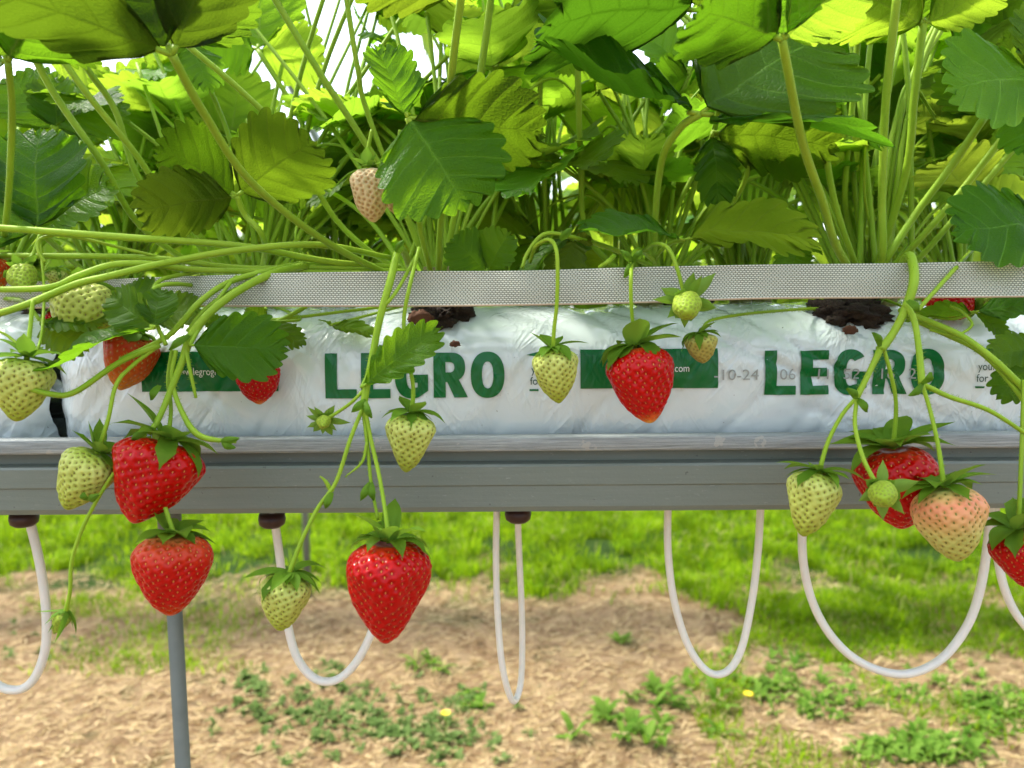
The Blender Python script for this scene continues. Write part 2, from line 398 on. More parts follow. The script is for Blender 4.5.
# ------------------------------------------------------------------ leaflets
def leaflet_mesh(name, W=0.47, fold=0.25, droop=0.15, cup=0.0, wav=0.03, N=8, skew=0.0, twist=0.0, seed=0, steps=8, ns=6, mat='leaf'):
    r = random.Random(seed)
    T0 = 0.22
    nt = int((N + 0.5) / (1 - T0) * steps)
    V, UV, Fc = [], [], []
    ph0 = r.uniform(0, 6)
    for side in (1, -1):
        base = len(V)
        Ws = W * (1 + skew * side)
        jit = [r.uniform(-0.18, 0.18) for _ in range(N + 6)]
        jl = [r.uniform(0.8, 1.25) for _ in range(N + 6)]
        def outline(tau):
            x = 0.5 - 0.5 * math.cos(PI * tau)
            x = x ** 0.94
            y = Ws * math.sin(PI * tau) ** 0.82 * (0.72 + 0.55 * x)
            if x < 0.3: y *= (x / 0.3) ** 0.35
            return x, y
        op = [outline(q / 240) for q in range(241)]; cum = [0.0]
        for q in range(240): cum.append(cum[-1] + math.hypot(op[q + 1][0] - op[q][0], op[q + 1][1] - op[q][1]))
        for i in range(nt + 1):
            sa_ = i / nt
            tau = float(np.interp(sa_ * cum[-1], cum, np.arange(241) / 240))
            ph = (sa_ - T0) / (1 - T0) * (N + 0.5)
            x, y = outline(tau)
            x2, y2 = outline(min(1, tau + 0.01)); x1, y1 = outline(max(0, tau - 0.01))
            tx, ty = x2 - x1, y2 - y1
            l = math.hypot(tx, ty) + 1e-9; nx, ny = -ty / l, tx / l
            if ph > 0:
                k = ph - math.floor(ph); ki = int(ph) % (N + 6)
                amp = 0.078 * jl[ki] * min(1, ph * 0.8 + 0.4)
                tooth = (math.sin(PI * k) ** 0.85) * amp
                x += nx * tooth + (tx / l) * amp * 0.45 * math.sin(PI * k)
                y += ny * tooth + (ty / l) * amp * 0.45 * math.sin(PI * k)
            y = max(y, 0)
            if i == nt: y = 0.0
            xm = max(0.0, min(x, 0.5 - 0.5 * math.cos(PI * tau)) - 0.62 * Ws * math.sin(PI * tau) ** 0.9)
            for j in range(ns + 1):
                s = j / ns
                px = xm + (x - xm) * s - 0.03 * math.sin(PI * s) * math.sin(PI * tau)
                py = y * s
                k = ph - math.floor(ph)
                q = -0.015 * math.exp(-((k - 0.5) / 0.17) ** 2) * min(1, s * 4) * (1.15 - 0.5 * s) + 0.006
                z = q * math.sin(PI * tau) ** 0.5
                z += fold * (math.sqrt(py * py + 0.0009) - 0.03)
                z += -droop * px * px + cup * py * py
                z += wav * math.sin(ph * 1.9 + ph0 + side) * s * s
                z += 0.07 * noise.noise((px * 2.6 + seed, py * 2.6 * side, seed * 0.7)) + 0.012 * noise.noise((px * 11 + seed, py * 11 * side, 3.3))
                z += twist * px * py * side
                V.append((px, side * py, z)); UV.append((ph, s))
        for i in range(nt):
            for j in range(ns):
                a = base + i * (ns + 1) + j; b = a + 1; c = a + ns + 2; d = a + ns + 1
                Fc.append((a, d, c, b) if side > 0 else (a, b, c, d))
    return mesh(name, V, Fc, M[mat], uvs=UV)

LV = {}
specs = {
 'flat': dict(fold=0.12, droop=0.10), 'cup': dict(fold=0.30, droop=0.05, wav=0.04), 'droop': dict(fold=0.18, droop=0.45, wav=0.03),
 'folded': dict(fold=0.85, droop=0.12, W=0.46), 'wavy': dict(fold=0.15, droop=0.2, wav=0.07, twist=0.3, W=.5), 'dome': dict(fold=-0.15, droop=0.25, cup=-0.5),
 'narrow': dict(fold=0.25, droop=0.2, W=0.30, N=7), 'twist': dict(fold=0.2, droop=0.15, twist=0.7), 'broad': dict(fold=0.15, droop=0.18, W=0.55, N=8),
 'skewl': dict(fold=0.2, droop=0.2, skew=0.22), 'skewr': dict(fold=0.2, droop=0.2, skew=-0.22), 'curl': dict(fold=0.45, droop=-0.25, W=0.42),
}
for i, (k, v) in enumerate(specs.items()): LV[k] = leaflet_mesh('leaflet', seed=i + 1, **v)
LK = ['flat', 'cup', 'droop', 'folded', 'wavy', 'dome', 'twist', 'broad', 'skewl', 'skewr', 'cup', 'droop']

def leaf_matrix(base, tip, normal, wscale=1.0):
    base = Vector(base); x = Vector(tip) - base; L = x.length; x.normalize()
    n = Vector(normal); n = n - x * n.dot(x)
    if n.length < 1e-4: n = Vector((0, 0, 1)).cross(x)
    n.normalize(); y = n.cross(x)
    m = Matrix(((x.x * L, y.x * L * wscale, n.x * L, base.x), (x.y * L, y.y * L * wscale, n.y * L, base.y), (x.z * L, y.z * L * wscale, n.z * L, base.z), (0, 0, 0, 1)))
    return m

def add_leaf(plant, path, rad, leaflets, mat='stem', segs=8, hairy=False):
    """path: world points of the petiole; leaflets: (tip, normal, variant, wscale, color)"""
    end = Vector(path[-1])
    parts = [tube(path, rad, segs, 8)]
    if hairy: parts.append(hairs(path, rad))
    r1 = rad[-1] if isinstance(rad, list) else rad
    bases = []
    for tip, nrm, var, ws, colr in leaflets:
        d = (Vector(tip) - end); b = end + d * 0.06
        parts.append(tube([end, b + d * 0.02], r1 * 0.7, 6, 2)); bases.append(b)
    v, f = merge(*parts)
    lf = wobj('leaf', v, f, M[mat], plant)
    for (tip, nrm, var, ws, colr), b in zip(leaflets, bases):
        o = link('leaflet', LV[var], lf, leaf_matrix(b, tip, nrm, ws))
        o.color = (*colr, 1)
    return lf

# ------------------------------------------------------------------ fruit
def profile(t, p, q, sh):
    return np.where(t < sh, np.sqrt(np.clip(1 - ((t - sh) / sh) ** 2, 0, 1)), np.clip(1 - np.clip((t - sh) / (1 - sh), 0, 1) ** p, 0, 1) ** q)

def fruit_mesh(L, Wd, mat, seedmat, nseed=200, p=1.6, q=0.8, sh=0.26, pit=0.0009, bend=0.0, flat=1.0, seed=0, nu=150, nv=100, seedsize=0.00095, lump=0.04):
    r = np.random.default_rng(seed)
    tt = (1 - np.cos(PI * np.arange(nv + 1) / nv)) / 2
    def surf(t, ph):
        rr = Wd / 2 * profile(t, p, q, sh)
        rr = rr * (1 + lump * np.sin(2 * ph + seed) * (1 - t) + lump * 0.6 * np.sin(3 * ph + seed * 1.7))
        x = rr * np.cos(ph) + bend * Wd * np.sin(PI * t * 0.5) ** 2 * t
        y = rr * np.sin(ph) * flat
        dimp = 0.06 * L * np.exp(-(rr / (Wd * 0.16)) ** 2) * (t < sh)
        z = -t * L - dimp
        wob = Wd * 0.014 * (np.sin(5 * ph + 6 * t + seed * 2.1) + np.sin(4 * ph - 9 * t + seed)) * np.sin(PI * t)
        x = x + wob * np.cos(ph); y = y + wob * np.sin(ph)
        return np.stack([x, y, z], -1)
    PH, T = np.meshgrid(2 * PI * np.arange(nu) / nu, tt)
    V = surf(T, PH)
    e = 1e-3
    dP = surf(T, PH + e) - surf(T, PH - e); dT = surf(np.clip(T + e, 0, 1), PH) - surf(np.clip(T - e, 0, 1), PH)
    Nn = np.cross(dT, dP); ln = np.linalg.norm(Nn, axis=-1, keepdims=True); Nn = Nn / np.maximum(ln, 1e-12)
    Nn[0] = (0, 0, 1); Nn[-1] = (0, 0, -1)
    sgn = np.sign((Nn[nv // 2, :, :2] * V[nv // 2, :, :2]).sum(-1).mean()); Nn[1:-1] *= sgn
    # seeds at even spacing by area
    ts = np.linspace(0, 1, 600); rs = Wd / 2 * profile(ts, p, q, sh)
    ds = np.sqrt(np.gradient(rs) ** 2 + (np.gradient(ts) * L) ** 2); A = np.cumsum(rs * ds); A /= A[-1]
    k = np.arange(nseed); a = 0.05 + 0.94 * (k + 0.5) / nseed
    st = np.interp(a, A, ts); sp = k * 2.399963 + r.normal(0, 0.05, nseed)
    sp3 = surf(st, sp)
    e1 = surf(st, sp + e) - surf(st, sp - e); e2 = surf(np.clip(st + e, 0, 1), sp) - surf(np.clip(st - e, 0, 1), sp)
    sn = np.cross(e2, e1); sn /= np.linalg.norm(sn, axis=-1, keepdims=True) + 1e-12
    sn *= np.sign((sn[:, :2] * (sp3[:, :2] - np.array([0, 0]))).sum(-1))[:, None] + 1e-9
    area = 2 * PI * (rs * ds).sum(); space = math.sqrt(area / nseed)
    Vf = V.reshape(-1, 3)
    D = np.full(len(Vf), 9.0)
    for i in range(0, nseed, 32):
        d = np.linalg.norm(Vf[:, None, :] - sp3[None, i:i + 32, :], axis=-1); D = np.minimum(D, d.min(1))
    g = np.exp(-(D / (space * 0.30)) ** 2)
    bul = np.clip(D / (space * 0.6), 0, 1) ** 1.5
    Vd = Vf + Nn.reshape(-1, 3) * (-pit * g + pit * 0.35 * bul)[:, None]
    Fc = []
    for j in range(nv):
        for i in range(nu):
            b = j * nu + i; c = j * nu + (i + 1) % nu
            Fc.append((b, c, c + nu, b + nu))
    uv = np.stack([PH.ravel() / (2 * PI), 1 - T.ravel()], -1)
    pitv = g.copy(); midx = [0] * len(Fc)
    # seed bodies
    VV = [Vd]; UU = [uv]; base = len(Vd)
    ring, lev = 6, [(-1, 0.0), (-0.5, 0.85), (0.25, 1.0), (0.8, 0.55), (1.05, 0.0)]
    for i in range(nseed):
        n = sn[i]; t_ = e2[i] / (np.linalg.norm(e2[i]) + 1e-12); b_ = np.cross(n, t_)
        c = sp3[i] - n * pit * 0.75
        sz = seedsize * r.uniform(0.85, 1.15)
        vs = []
        for (h, w) in lev:
            for kk in range(ring):
                th = 2 * PI * kk / ring
                vs.append(c - t_ * h * sz + (b_ * math.cos(th) * 0.50 + n * math.sin(th) * 0.35) * w * sz)
        VV.append(np.array(vs)); UU.append(np.tile([[0.0, 1 - st[i]]], (len(vs), 1)))
        for lv in range(len(lev) - 1):
            for kk in range(ring):
                a0 = base + lv * ring + kk; a1 = base + lv * ring + (kk + 1) % ring
                Fc.append((a0, a1, a1 + ring, a0 + ring)); midx.append(1)
        base += len(vs)
    Vall = np.concatenate(VV); me = mesh('flesh', Vall, Fc, [M[mat], M[seedmat]], uvs=np.concatenate(UU), midx=midx)
    at = me.attributes.new('pit', 'FLOAT', 'POINT')
    pv = np.zeros(len(Vall), dtype=np.float32); pv[:len(pitv)] = pitv; at.data.foreach_set('value', pv)
    return me

def sepal_verts(az, elev, curl, L, w, r0, z0, lobes, rr):
    """one sepal rooted at radius r0, leaving at elev above the horizontal and curling by curl"""
    n, V, Fc = 8, [], []
    c, s_ = math.cos(az), math.sin(az)
    rad, z = r0, z0; e = elev
    pts = []
    for i in range(n + 1):
        pts.append((rad, z, e)); e += curl / n
        rad += L / n * math.cos(e); z += L / n * math.sin(e)
    for i, (ra, zz, ee) in enumerate(pts):
        t = i / n
        ww = w * (math.sin(PI * min(1, t * 0.80 + 0.17)) ** 0.8) * (1 - t ** 5)
        if lobes: ww *= 1 + 0.30 * math.sin(t * PI * 4) * (t > 0.4)
        fold = 0.35
        for j in (-1, -0.5, 0, 0.5, 1):
            off = j * ww
            lift = abs(j) * ww * fold
            rx, rz = ra - math.sin(ee) * lift, zz + math.cos(ee) * lift
            V.append((rx * c - off * s_, rx * s_ + off * c, rz))
    for i in range(n):
        for j in range(4):
            a = i * 5 + j; Fc.append((a, a + 5, a + 6, a + 1))
    return V, Fc

def calyx_mesh(n, L, w, r0, elev, curl, seed, jit=0.5, z0=0.0, double=True):
    r = random.Random(seed); parts = []
    for i in range(n):
        az = 2 * PI * (i + r.uniform(-.2, .2)) / n
        parts.append(sepal_verts(az, elev + r.uniform(-jit, jit), curl + r.uniform(-0.6, 0.6), L * r.uniform(0.75, 1.15), w * r.uniform(0.8, 1.15), r0, z0 + 0.0004, False, r))
    if double:
        for i in range(n):
            az = 2 * PI * (i + 0.5 + r.uniform(-.2, .2)) / n
            parts.append(sepal_verts(az, elev - 0.25 + r.uniform(-jit, jit), curl - 0.3 + r.uniform(-0.5, 0.5), L * r.uniform(0.6, 1.0), w * 0.72, r0, z0 + 0.0001, r.random() < 0.4, r))
    # small central disc
    m = 14; rd = r0 * 1.5
    V = [(0, 0, z0 + 0.0006)] + [(rd * math.cos(2 * PI * k / m), rd * math.sin(2 * PI * k / m), z0 - 0.0006) for k in range(m)]
    parts.append((V, [(0, 1 + k, 1 + (k + 1) % m) for k in range(m)]))
    v, f = merge(*parts)
    return mesh('calyx', v, f, M['sepal'])

BN = [0]
def berry(label, top, tip, Y, wpx, mat, seedmat, dY=0.0, stalk=None, sr=0.0011, calyx=(6, 0.62, 0.5, -0.6), spin=0.0, cal_scale=1.12, cw=1.0, group=None, cat='strawberry', **kw):
    """top / tip in photo pixels; dY moves the tip towards (-) or away from the camera; stalk = [(px,py,Y)...] ending at the fruit"""
    BN[0] += 1
    a = P(*top, Y); b = P(*tip, Y + dY)
    z = (a - b); L = z.length; z.normalize()
    yv = Vector((0, 1, 0)); x = yv.cross(z); x.normalize(); yv = z.cross(x)
    rot = Matrix((x, yv, z)).transposed() @ Matrix.Rotation(spin, 3, 'Z')
    mw = Matrix.Translation(a) @ rot.to_4x4()
    Wd = wpx * Y / F
    o = empty('strawberry', mw, label=label, cat=cat, group=group)
    d = dict(nseed=200, seed=BN[0]); d.update(kw)
    if mat not in ('red', 'red_tip', 'orange_red'): d['pit'] = d.get('pit', .0009) * 0.6; d['nseed'] = int(d['nseed'] * 1.15)
    else: cal_scale *= 1.2
    if mat in ('red', 'red_tip', 'orange_red'): d['pit'] = d.get('pit', .001) * 0.85; d['nseed'] = int(d['nseed'] * 1.3); d['seedsize'] = d.get('seedsize', .00095) * .72
    bend = d.pop('bend', 0.0)
    me = fruit_mesh(L, Wd, mat, seedmat, bend=bend, **d)
    link('flesh', me, o)
    n, cl, el, cu = calyx
    rmax = Wd / 2
    pp, qq, hh = d.get('p', 1.6), d.get('q', .8), d.get('sh', .26)
    cm = calyx_mesh(n, rmax * cl * 1.6 * cal_scale, rmax * 0.27 * cal_scale * cw, rmax * 0.16, el, cu, BN[0] * 3 + 1, z0=0.0006 - 0.01 * L)
    for vt in cm.vertices:
        r_ = math.hypot(vt.co.x, vt.co.y); t_ = -vt.co.z / L
        if t_ > 0 and r_ > 1e-6:
            if r_ < rmax * .88:
                zs = -hh * (1 - math.sqrt(max(0, 1 - (r_ / rmax) ** 2))) * L + .0009
                if t_ < .6 and vt.co.z < zs: vt.co.z = zs
            rs_ = rmax * float(profile(np.array(t_), pp, qq, hh)) * 1.07 + .0009 if t_ < 1 else 0
            if r_ >= rmax * .88 and r_ < rs_: vt.co.x *= rs_ / r_; vt.co.y *= rs_ / r_
    link('calyx', cm, o)
    if stalk:
        pts = [P(*q) for q in stalk] + [a - z * 0.001]
        v, f = merge(tube(pts, [sr] * (len(pts) - 1) + [sr * 1.25], 8, 8), hairs(pts, sr))
        wobj('stalk', v, f, M['truss'], o)
    return o

# ------------------------------------------------------------------ grow bag
BY, BZ, BD, BH = 0.563, 1.2655, 0.098, 0.0455      # centre, half depth, half height of a bag
NX = 2.7
BL = 0.062
def wrinkle(x, z, seed):
    a = noise.noise((x * 7 + seed, z * 9, 1.3)) * 0.0035
    b = noise.noise((x * 19 + z * 30 + seed, z * 14, 4.1))
    c = noise.noise((x * 30 - z * 22, z * 9 + seed, 8.7))
    d = noise.noise((x * 55 + z * 60 + seed, z * 20 - x * 9, 2.7))
    r1 = max(0, 1 - abs(b) * 4.0) ** 3; r2 = max(0, 1 - abs(c) * 5.0) ** 3; r3 = max(0, 1 - abs(d) * 5.0) ** 3
    w = max(0.0, min(1.0, 0.5 + 2.2 * noise.noise((x * 4 + 9, seed, z * 10))))
    low = max(0.0, min(1.0, (BZ + 0.01 - z) / 0.05))
    return a - 0.0026 * r1 * w - 0.0020 * r2 * (0.25 + low) + 0.0011 * r3 * w

def bag_point(x, a, x0, x1, seed, off=0.0):
    """a: angle round the pillow, 0 = front, 90 deg = top"""
    e = min(x - x0, x1 - x)
    k = max(0.0, min(1.0, e / 0.028)); k = math.sin(k * PI / 2) ** 0.7
    hs = 0.80 + 0.20 * k; dsf = 0.80 + 0.20 * k
    ca, sa = math.cos(a), math.sin(a); n_ = NX if sa > 0 else 4.2
    y = BY - BD * dsf * (abs(ca) ** (2 / n_)) * (1 if ca > 0 else -1)
    z = (BH if sa > 0 else BL) * hs * (abs(sa) ** (2 / n_)) * (1 if sa > 0 else -1)
    zc = BZ - BH * (1 - hs) * 0.75
    z += zc
    ny, nz = -ca, sa
    w = wrinkle(x, z, seed)
    pinch = (1 - k) * 0.0018 * math.sin(z * 260 + x * 60 + seed)
    if a < -0.9: w *= 0.3
    d = w + pinch + off
    return (x, y + ny * d, z + nz * d)

def bag_film(x0, x1, seed):
    nx = int((x1 - x0) / 0.0028); na = 168
    def ang(j):
        t = 4 * j / na; q = math.floor(t); u = t - q
        return -PI + (q + u * u * (3 - 2 * u)) * PI / 2
    V = []
    for i in range(nx + 1):
        x = x0 + (x1 - x0) * i / nx
        for j in range(na):
            V.append(bag_point(x, ang(j), x0, x1, seed))
    Fc = [(i * na + j, i * na + (j + 1) % na, (i + 1) * na + (j + 1) % na, (i + 1) * na + j) for i in range(nx) for j in range(na)]
    # sealed flap at each end
    for xe, s in ((x0, -1), (x1, 1)):
        b = len(V); m = 60; L = 5
        z0 = BZ - BH * 0.3
        for q in range(L + 1):
            for j in range(m + 1):
                y = BY - BD * 0.80 + 1.6 * BD * j / m
                V.append((xe + s * 0.012 * q / L - s * 0.002, y, z0 + 0.004 * math.sin(j * 1.1 + seed) * (0.4 + q / L) + 0.006 * q / L))
        for q in range(L):
            for j in range(m):
                a = b + q * (m + 1) + j
                Fc.append((a, a + 1, a + m + 2, a + m + 1))
    return V, Fc

def px2x(px): return (px - 512) / F * 0.4665
def py2z(py): return BZ - (py - 373) / F * 0.4665
def on_bag(pts, x0, x1, seed, off):
    out = []
    for (px, py) in pts:
        x, z = px2x(px), py2z(py)
        q = max(-1, min(1, (z - BZ) / (BH if z > BZ else BL)))
        a = math.asin(min(1.0, abs(q) ** ((NX if q > 0 else 4.2) / 2))) * (1 if q > 0 else -1)
        out.append(bag_point(x, a, x0, x1, seed, off))
    return out

def grid_cut(bm, step):
    vs = [v.co.copy() for v in bm.verts]
    if not vs: return
    x0, x1 = min(v.x for v in vs), max(v.x for v in vs); y0, y1 = min(v.y for v in vs), max(v.y for v in vs)
    for ax, lo, hi in ((0, x0, x1), (1, y0, y1)):
        c = math.floor(lo / step) * step + step
        while c < hi:
            co = Vector((c, 0, 0)) if ax == 0 else Vector((0, c, 0)); no = Vector((1, 0, 0)) if ax == 0 else Vector((0, 1, 0))
            bmesh.ops.bisect_plane(bm, geom=bm.verts[:] + bm.edges[:] + bm.faces[:], plane_co=co, plane_no=no)
            c += step

def flat_shapes(loops):
    """fill loops (outer and holes) given as lists of (x, y): flat triangulated bmesh through a 2D curve"""
    cu = bpy.data.curves.new('fill', 'CURVE'); cu.dimensions = '2D'; cu.fill_mode = 'BOTH'
    for lp in loops:
        sp = cu.splines.new('POLY'); sp.points.add(len(lp) - 1); sp.use_cyclic_u = True
        for k, (x, y) in enumerate(lp): sp.points[k].co = (x, y, 0, 1)
    ob = bpy.data.objects.new('fill', cu); COL.objects.link(ob)
    dg = bpy.context.evaluated_depsgraph_get(); dg.update()
    me = bpy.data.meshes.new_from_object(ob.evaluated_get(dg))
    bm = bmesh.new(); bm.from_mesh(me); bpy.data.meshes.remove(me)
    bpy.data.objects.remove(ob); bpy.data.curves.remove(cu)
    return bm

def text_bm(s, x, y, size, bold=0.0, xs=1.0, align='LEFT', shear=0.0):
    """writing set at photo-like coordinates (y down), returned as a flat bmesh"""
    cu = bpy.data.curves.new('t', 'FONT'); cu.body = s; cu.size = size; cu.offset = bold; cu.align_x = align; cu.dimensions = '2D'; cu.fill_mode = 'BOTH'; cu.shear = shear
    ob = bpy.data.objects.new('t', cu); COL.objects.link(ob)
    dg = bpy.context.evaluated_depsgraph_get(); dg.update()
    me = bpy.data.meshes.new_from_object(ob.evaluated_get(dg))
    bm = bmesh.new(); bm.from_mesh(me); bpy.data.meshes.remove(me)
    bpy.data.objects.remove(ob); bpy.data.curves.remove(cu)
    for v in bm.verts: v.co = Vector((x + v.co.x * xs, y - v.co.y, 0))
    return bm

def arc(cx, cy, rx, ry, a0, a1, n=24, p=2.3):
    out = []
    for i in range(n + 1):
        a = R(a0 + (a1 - a0) * i / n); c, s = math.cos(a), math.sin(a)
        out.append((cx + rx * abs(c) ** (2 / p) * (1 if c >= 0 else -1), cy - ry * abs(s) ** (2 / p) * (1 if s >= 0 else -1)))
    return out

def word_loops(x, top, bot):
    """the heavy capitals L E G R O, x = left edge of the L in photo pixels; each letter is its own list of loops"""
    h = bot - top; mid = (top + bot) / 2
    Lt = []
    Lt.append([[(x, top), (x + 12, top), (x + 12, bot - 9), (x + 31.5, bot - 9), (x + 31.5, bot), (x, bot)]])
    e = x + 36
    Lt.append([[(e, top), (e + 28, top), (e + 28, top + 9), (e + 12, top + 9), (e + 12, mid - 4.8), (e + 26.5, mid - 4.8), (e + 26.5, mid + 4), (e + 12, mid + 4), (e + 12, bot - 9), (e + 29, bot - 9), (e + 29, bot), (e, bot)]])
    g = x + 69.5; cx = g + 16.5; rx, ry = 16.5, h / 2 + 0.8
    outer = arc(cx, mid, rx, ry, 40, 300, 40)
    outer += [(g + 33, bot - 7), (g + 33, mid - 1), (g + 18, mid - 1), (g + 18, mid + 7), (g + 22.5, mid + 7), (g + 22.5, bot - 10.5)]
    Lt.append([outer + arc(cx, mid, rx - 11.5, ry - 9.5, 290, 55, 30)])
    r = x + 108
    bowl = [(r, top), (r + 17.5, top)] + arc(r + 17.5, top + 14, 14, 14, 90, -60, 22) + [(r + 34, bot), (r + 20.5, bot), (r + 13.5, mid + 6.5), (r + 12, mid + 6.5), (r + 12, bot), (r, bot)]
    hole = [(r + 12, top + 9), (r + 16, top + 9)] + arc(r + 16, top + 14, 4.8, 5.0, 88, -88, 12) + [(r + 12, top + 19)]
    Lt.append([bowl, hole])
    o = x + 145; cx = o + 16.8
    Lt.append([arc(cx, mid, 16.8, ry, 0, 354, 58), arc(cx, mid, 5.6, ry - 9.5, 0, 351, 40)])
    return Lt

def ink_part(name, bms, parent, mat, x0, x1, seed, off, step=4.5):
    V, Fc = [], []
    for bm in bms:
        grid_cut(bm, step)
        bmesh.ops.triangulate(bm, faces=bm.faces[:])
        bm.verts.index_update(); b = len(V)
        pts = on_bag([(v.co.x, v.co.y) for v in bm.verts], x0, x1, seed, off)
        V += pts
        for f in bm.faces:
            ids = [v.index + b for v in f.verts]
            a_, b_, c_ = (Vector(pts[i - b]) for i in ids)
            n = (b_ - a_).cross(c_ - a_)
            Fc.append(ids if n.y < 0 else ids[::-1])
        bm.free()
    return wobj(name, V, Fc, M[mat], parent)

def rect(xa, ya, xb, yb): return flat_shapes([[(xa, ya), (xb, ya), (xb, yb), (xa, yb)]])
def leafmark(x, y, w, h):
    up = [(x + w * t, y - h * math.sin(PI * t) * (1 - 0.35 * t)) for t in [i / 12 for i in range(13)]]
    dn = [(x + w * t, y + h * 0.55 * math.sin(PI * t)) for t in [i / 12 for i in range(11, 0, -1)]]
    return flat_shapes([up + dn])

def clump(cx, cy, cz, sx, sy, sz, seed, n=26):
    V, Fc = [], []
    m = n * 2
    for i in range(n + 1):
        th = PI * i / n
        for j in range(m):
            ph = 2 * PI * j / m
            d = Vector((math.sin(th) * math.cos(ph), math.sin(th) * math.sin(ph), math.cos(th)))
            k = 1 + 0.35 * noise.noise(d * 2.3 + Vector((seed, 0, 0))) + 0.30 * noise.noise(d * 7 + Vector((0, seed, 0))) + 0.12 * noise.noise(d * 17)
            V.append((cx + d.x * sx * k, cy + d.y * sy * k, cz + d.z * sz * k))
    for i in range(n):
        for j in range(m): Fc.append((i * m + j, (i + 1) * m + j, (i + 1) * m + (j + 1) % m, i * m + (j + 1) % m))
    return V, Fc

def grow_bag(x0, x1, seed, label, writing=True, holes=(), dates=True):
    root = empty('grow_bag', Matrix.Translation(((x0 + x1) / 2, BY, BZ - BH)), label=label, cat='grow bag')
    v, f = bag_film(x0, x1, seed)
    wobj('film', v, f, M['film'], root)
    if writing:
        pxa, pxb = 512 + x0 / 0.4665 * F, 512 + x1 / 0.4665 * F
        for k in range(-6, 6):
            xo = 438.5 * k + (6 if k == 2 else 0)
            def inside(a, b): return a > pxa + 25 and b < pxb - 25
            if inside(326 + xo, 504 + xo):
                for lp in word_loops(326 + xo, 351.5, 395.5): ink_part('lettering', [flat_shapes(lp)], root, 'ink', x0, x1, seed, 0.0010)
            if inside(142 + xo, 278 + xo):
                ink_part('green_panel', [rect(142 + xo, 349, 279 + xo, 388)], root, 'ink', x0, x1, seed, 0.0010)
                ink_part('lettering', [text_bm('www.legrogroup.com', 212 + xo, 371.5, 10.2, 0.012, 0.86, 'CENTER')], root, 'ink_white', x0, x1, seed, 0.0015, 6)
            if inside(60 + xo, 130 + xo):
                ink_part('lettering', [text_bm('your brand', 93 + xo, 372, 11, 0.012, 0.86), text_bm('for life', 91.5 + xo, 383.5, 11, 0.012, 0.9)], root, 'ink_dark', x0, x1, seed, 0.0010, 6)
                ink_part('emblem', ([leafmark(60, 373, 20, 7), leafmark(96, 353, 17, 5)] if k == 0 else [leafmark(88 + xo, 354, 52, 5)]) + [rect(91 + xo, 388, 100 + xo, 390)], root, 'ink', x0, x1, seed, 0.0010)
            if dates and k in (1, -1) and inside(712 - 438.5 + xo, 930 - 438.5 + xo):
                ink_part('date_stamp', [text_bm('-10-24', 274 + xo, 380, 15, 0.0, 1.15), text_bm('06', 340 + xo, 380, 15, 0.0, 1.15), text_bm('11', 376 + xo, 380, 15, 0.0, 1.15), text_bm('52', 404 + xo, 380, 15, 0.0, 1.15), text_bm('16', 438 + xo, 380, 15, 0.0, 1.15), text_bm('20', 468 + xo, 380, 15, 0.0, 1.15)], root, 'ink_grey', x0, x1, seed, 0.0016, 6)
    for (hx, hy, w) in holes:
        zt = BZ + BH * (1 - abs((hy - BY) / BD) ** NX) ** (1 / NX)
        parts = [clump(hx, hy, zt - 0.004, w, 0.024, 0.013, hx * 31 + 2)]
        rr = random.Random(int(hx * 1000) + 5)
        for q in range(14):
            a = rr.uniform(0, 2 * PI); d = rr.uniform(0.6, 1.05)
            yy = hy + 0.024 * d * math.sin(a); xx = hx + w * d * math.cos(a)
            zz = BZ + BH * max(0, 1 - abs((yy - BY) / BD) ** NX) ** (1 / NX)
            parts.append(clump(xx, yy, zz + 0.001, rr.uniform(.001, .004), rr.uniform(.001, .004), rr.uniform(.001, .003), q, 5))
        v, f = merge(*parts)
        wobj('substrate', v, f, M['substrate'], root)
    return root

holes_main = [(px2x(440), 0.497, 0.019), (px2x(866), 0.497, 0.026), (0.13, 0.59, 0.03), (-0.24, 0.585, 0.03), (0.45, 0.55, 0.03), (0.62, 0.52, 0.03)]
grow_bag(px2x(42), px2x(42) + 1.0, 3.0, 'white plastic grow bag lettered in green, spanning nearly the whole gutter', holes=holes_main)
grow_bag(px2x(42) - 1.024, px2x(42) - 0.007, 11.0, 'white grow bag whose end shows at the left edge beside the hanging unripe fruit', holes=[(px2x(-6), 0.53, 0.03), (-0.55, 0.56, 0.03)])

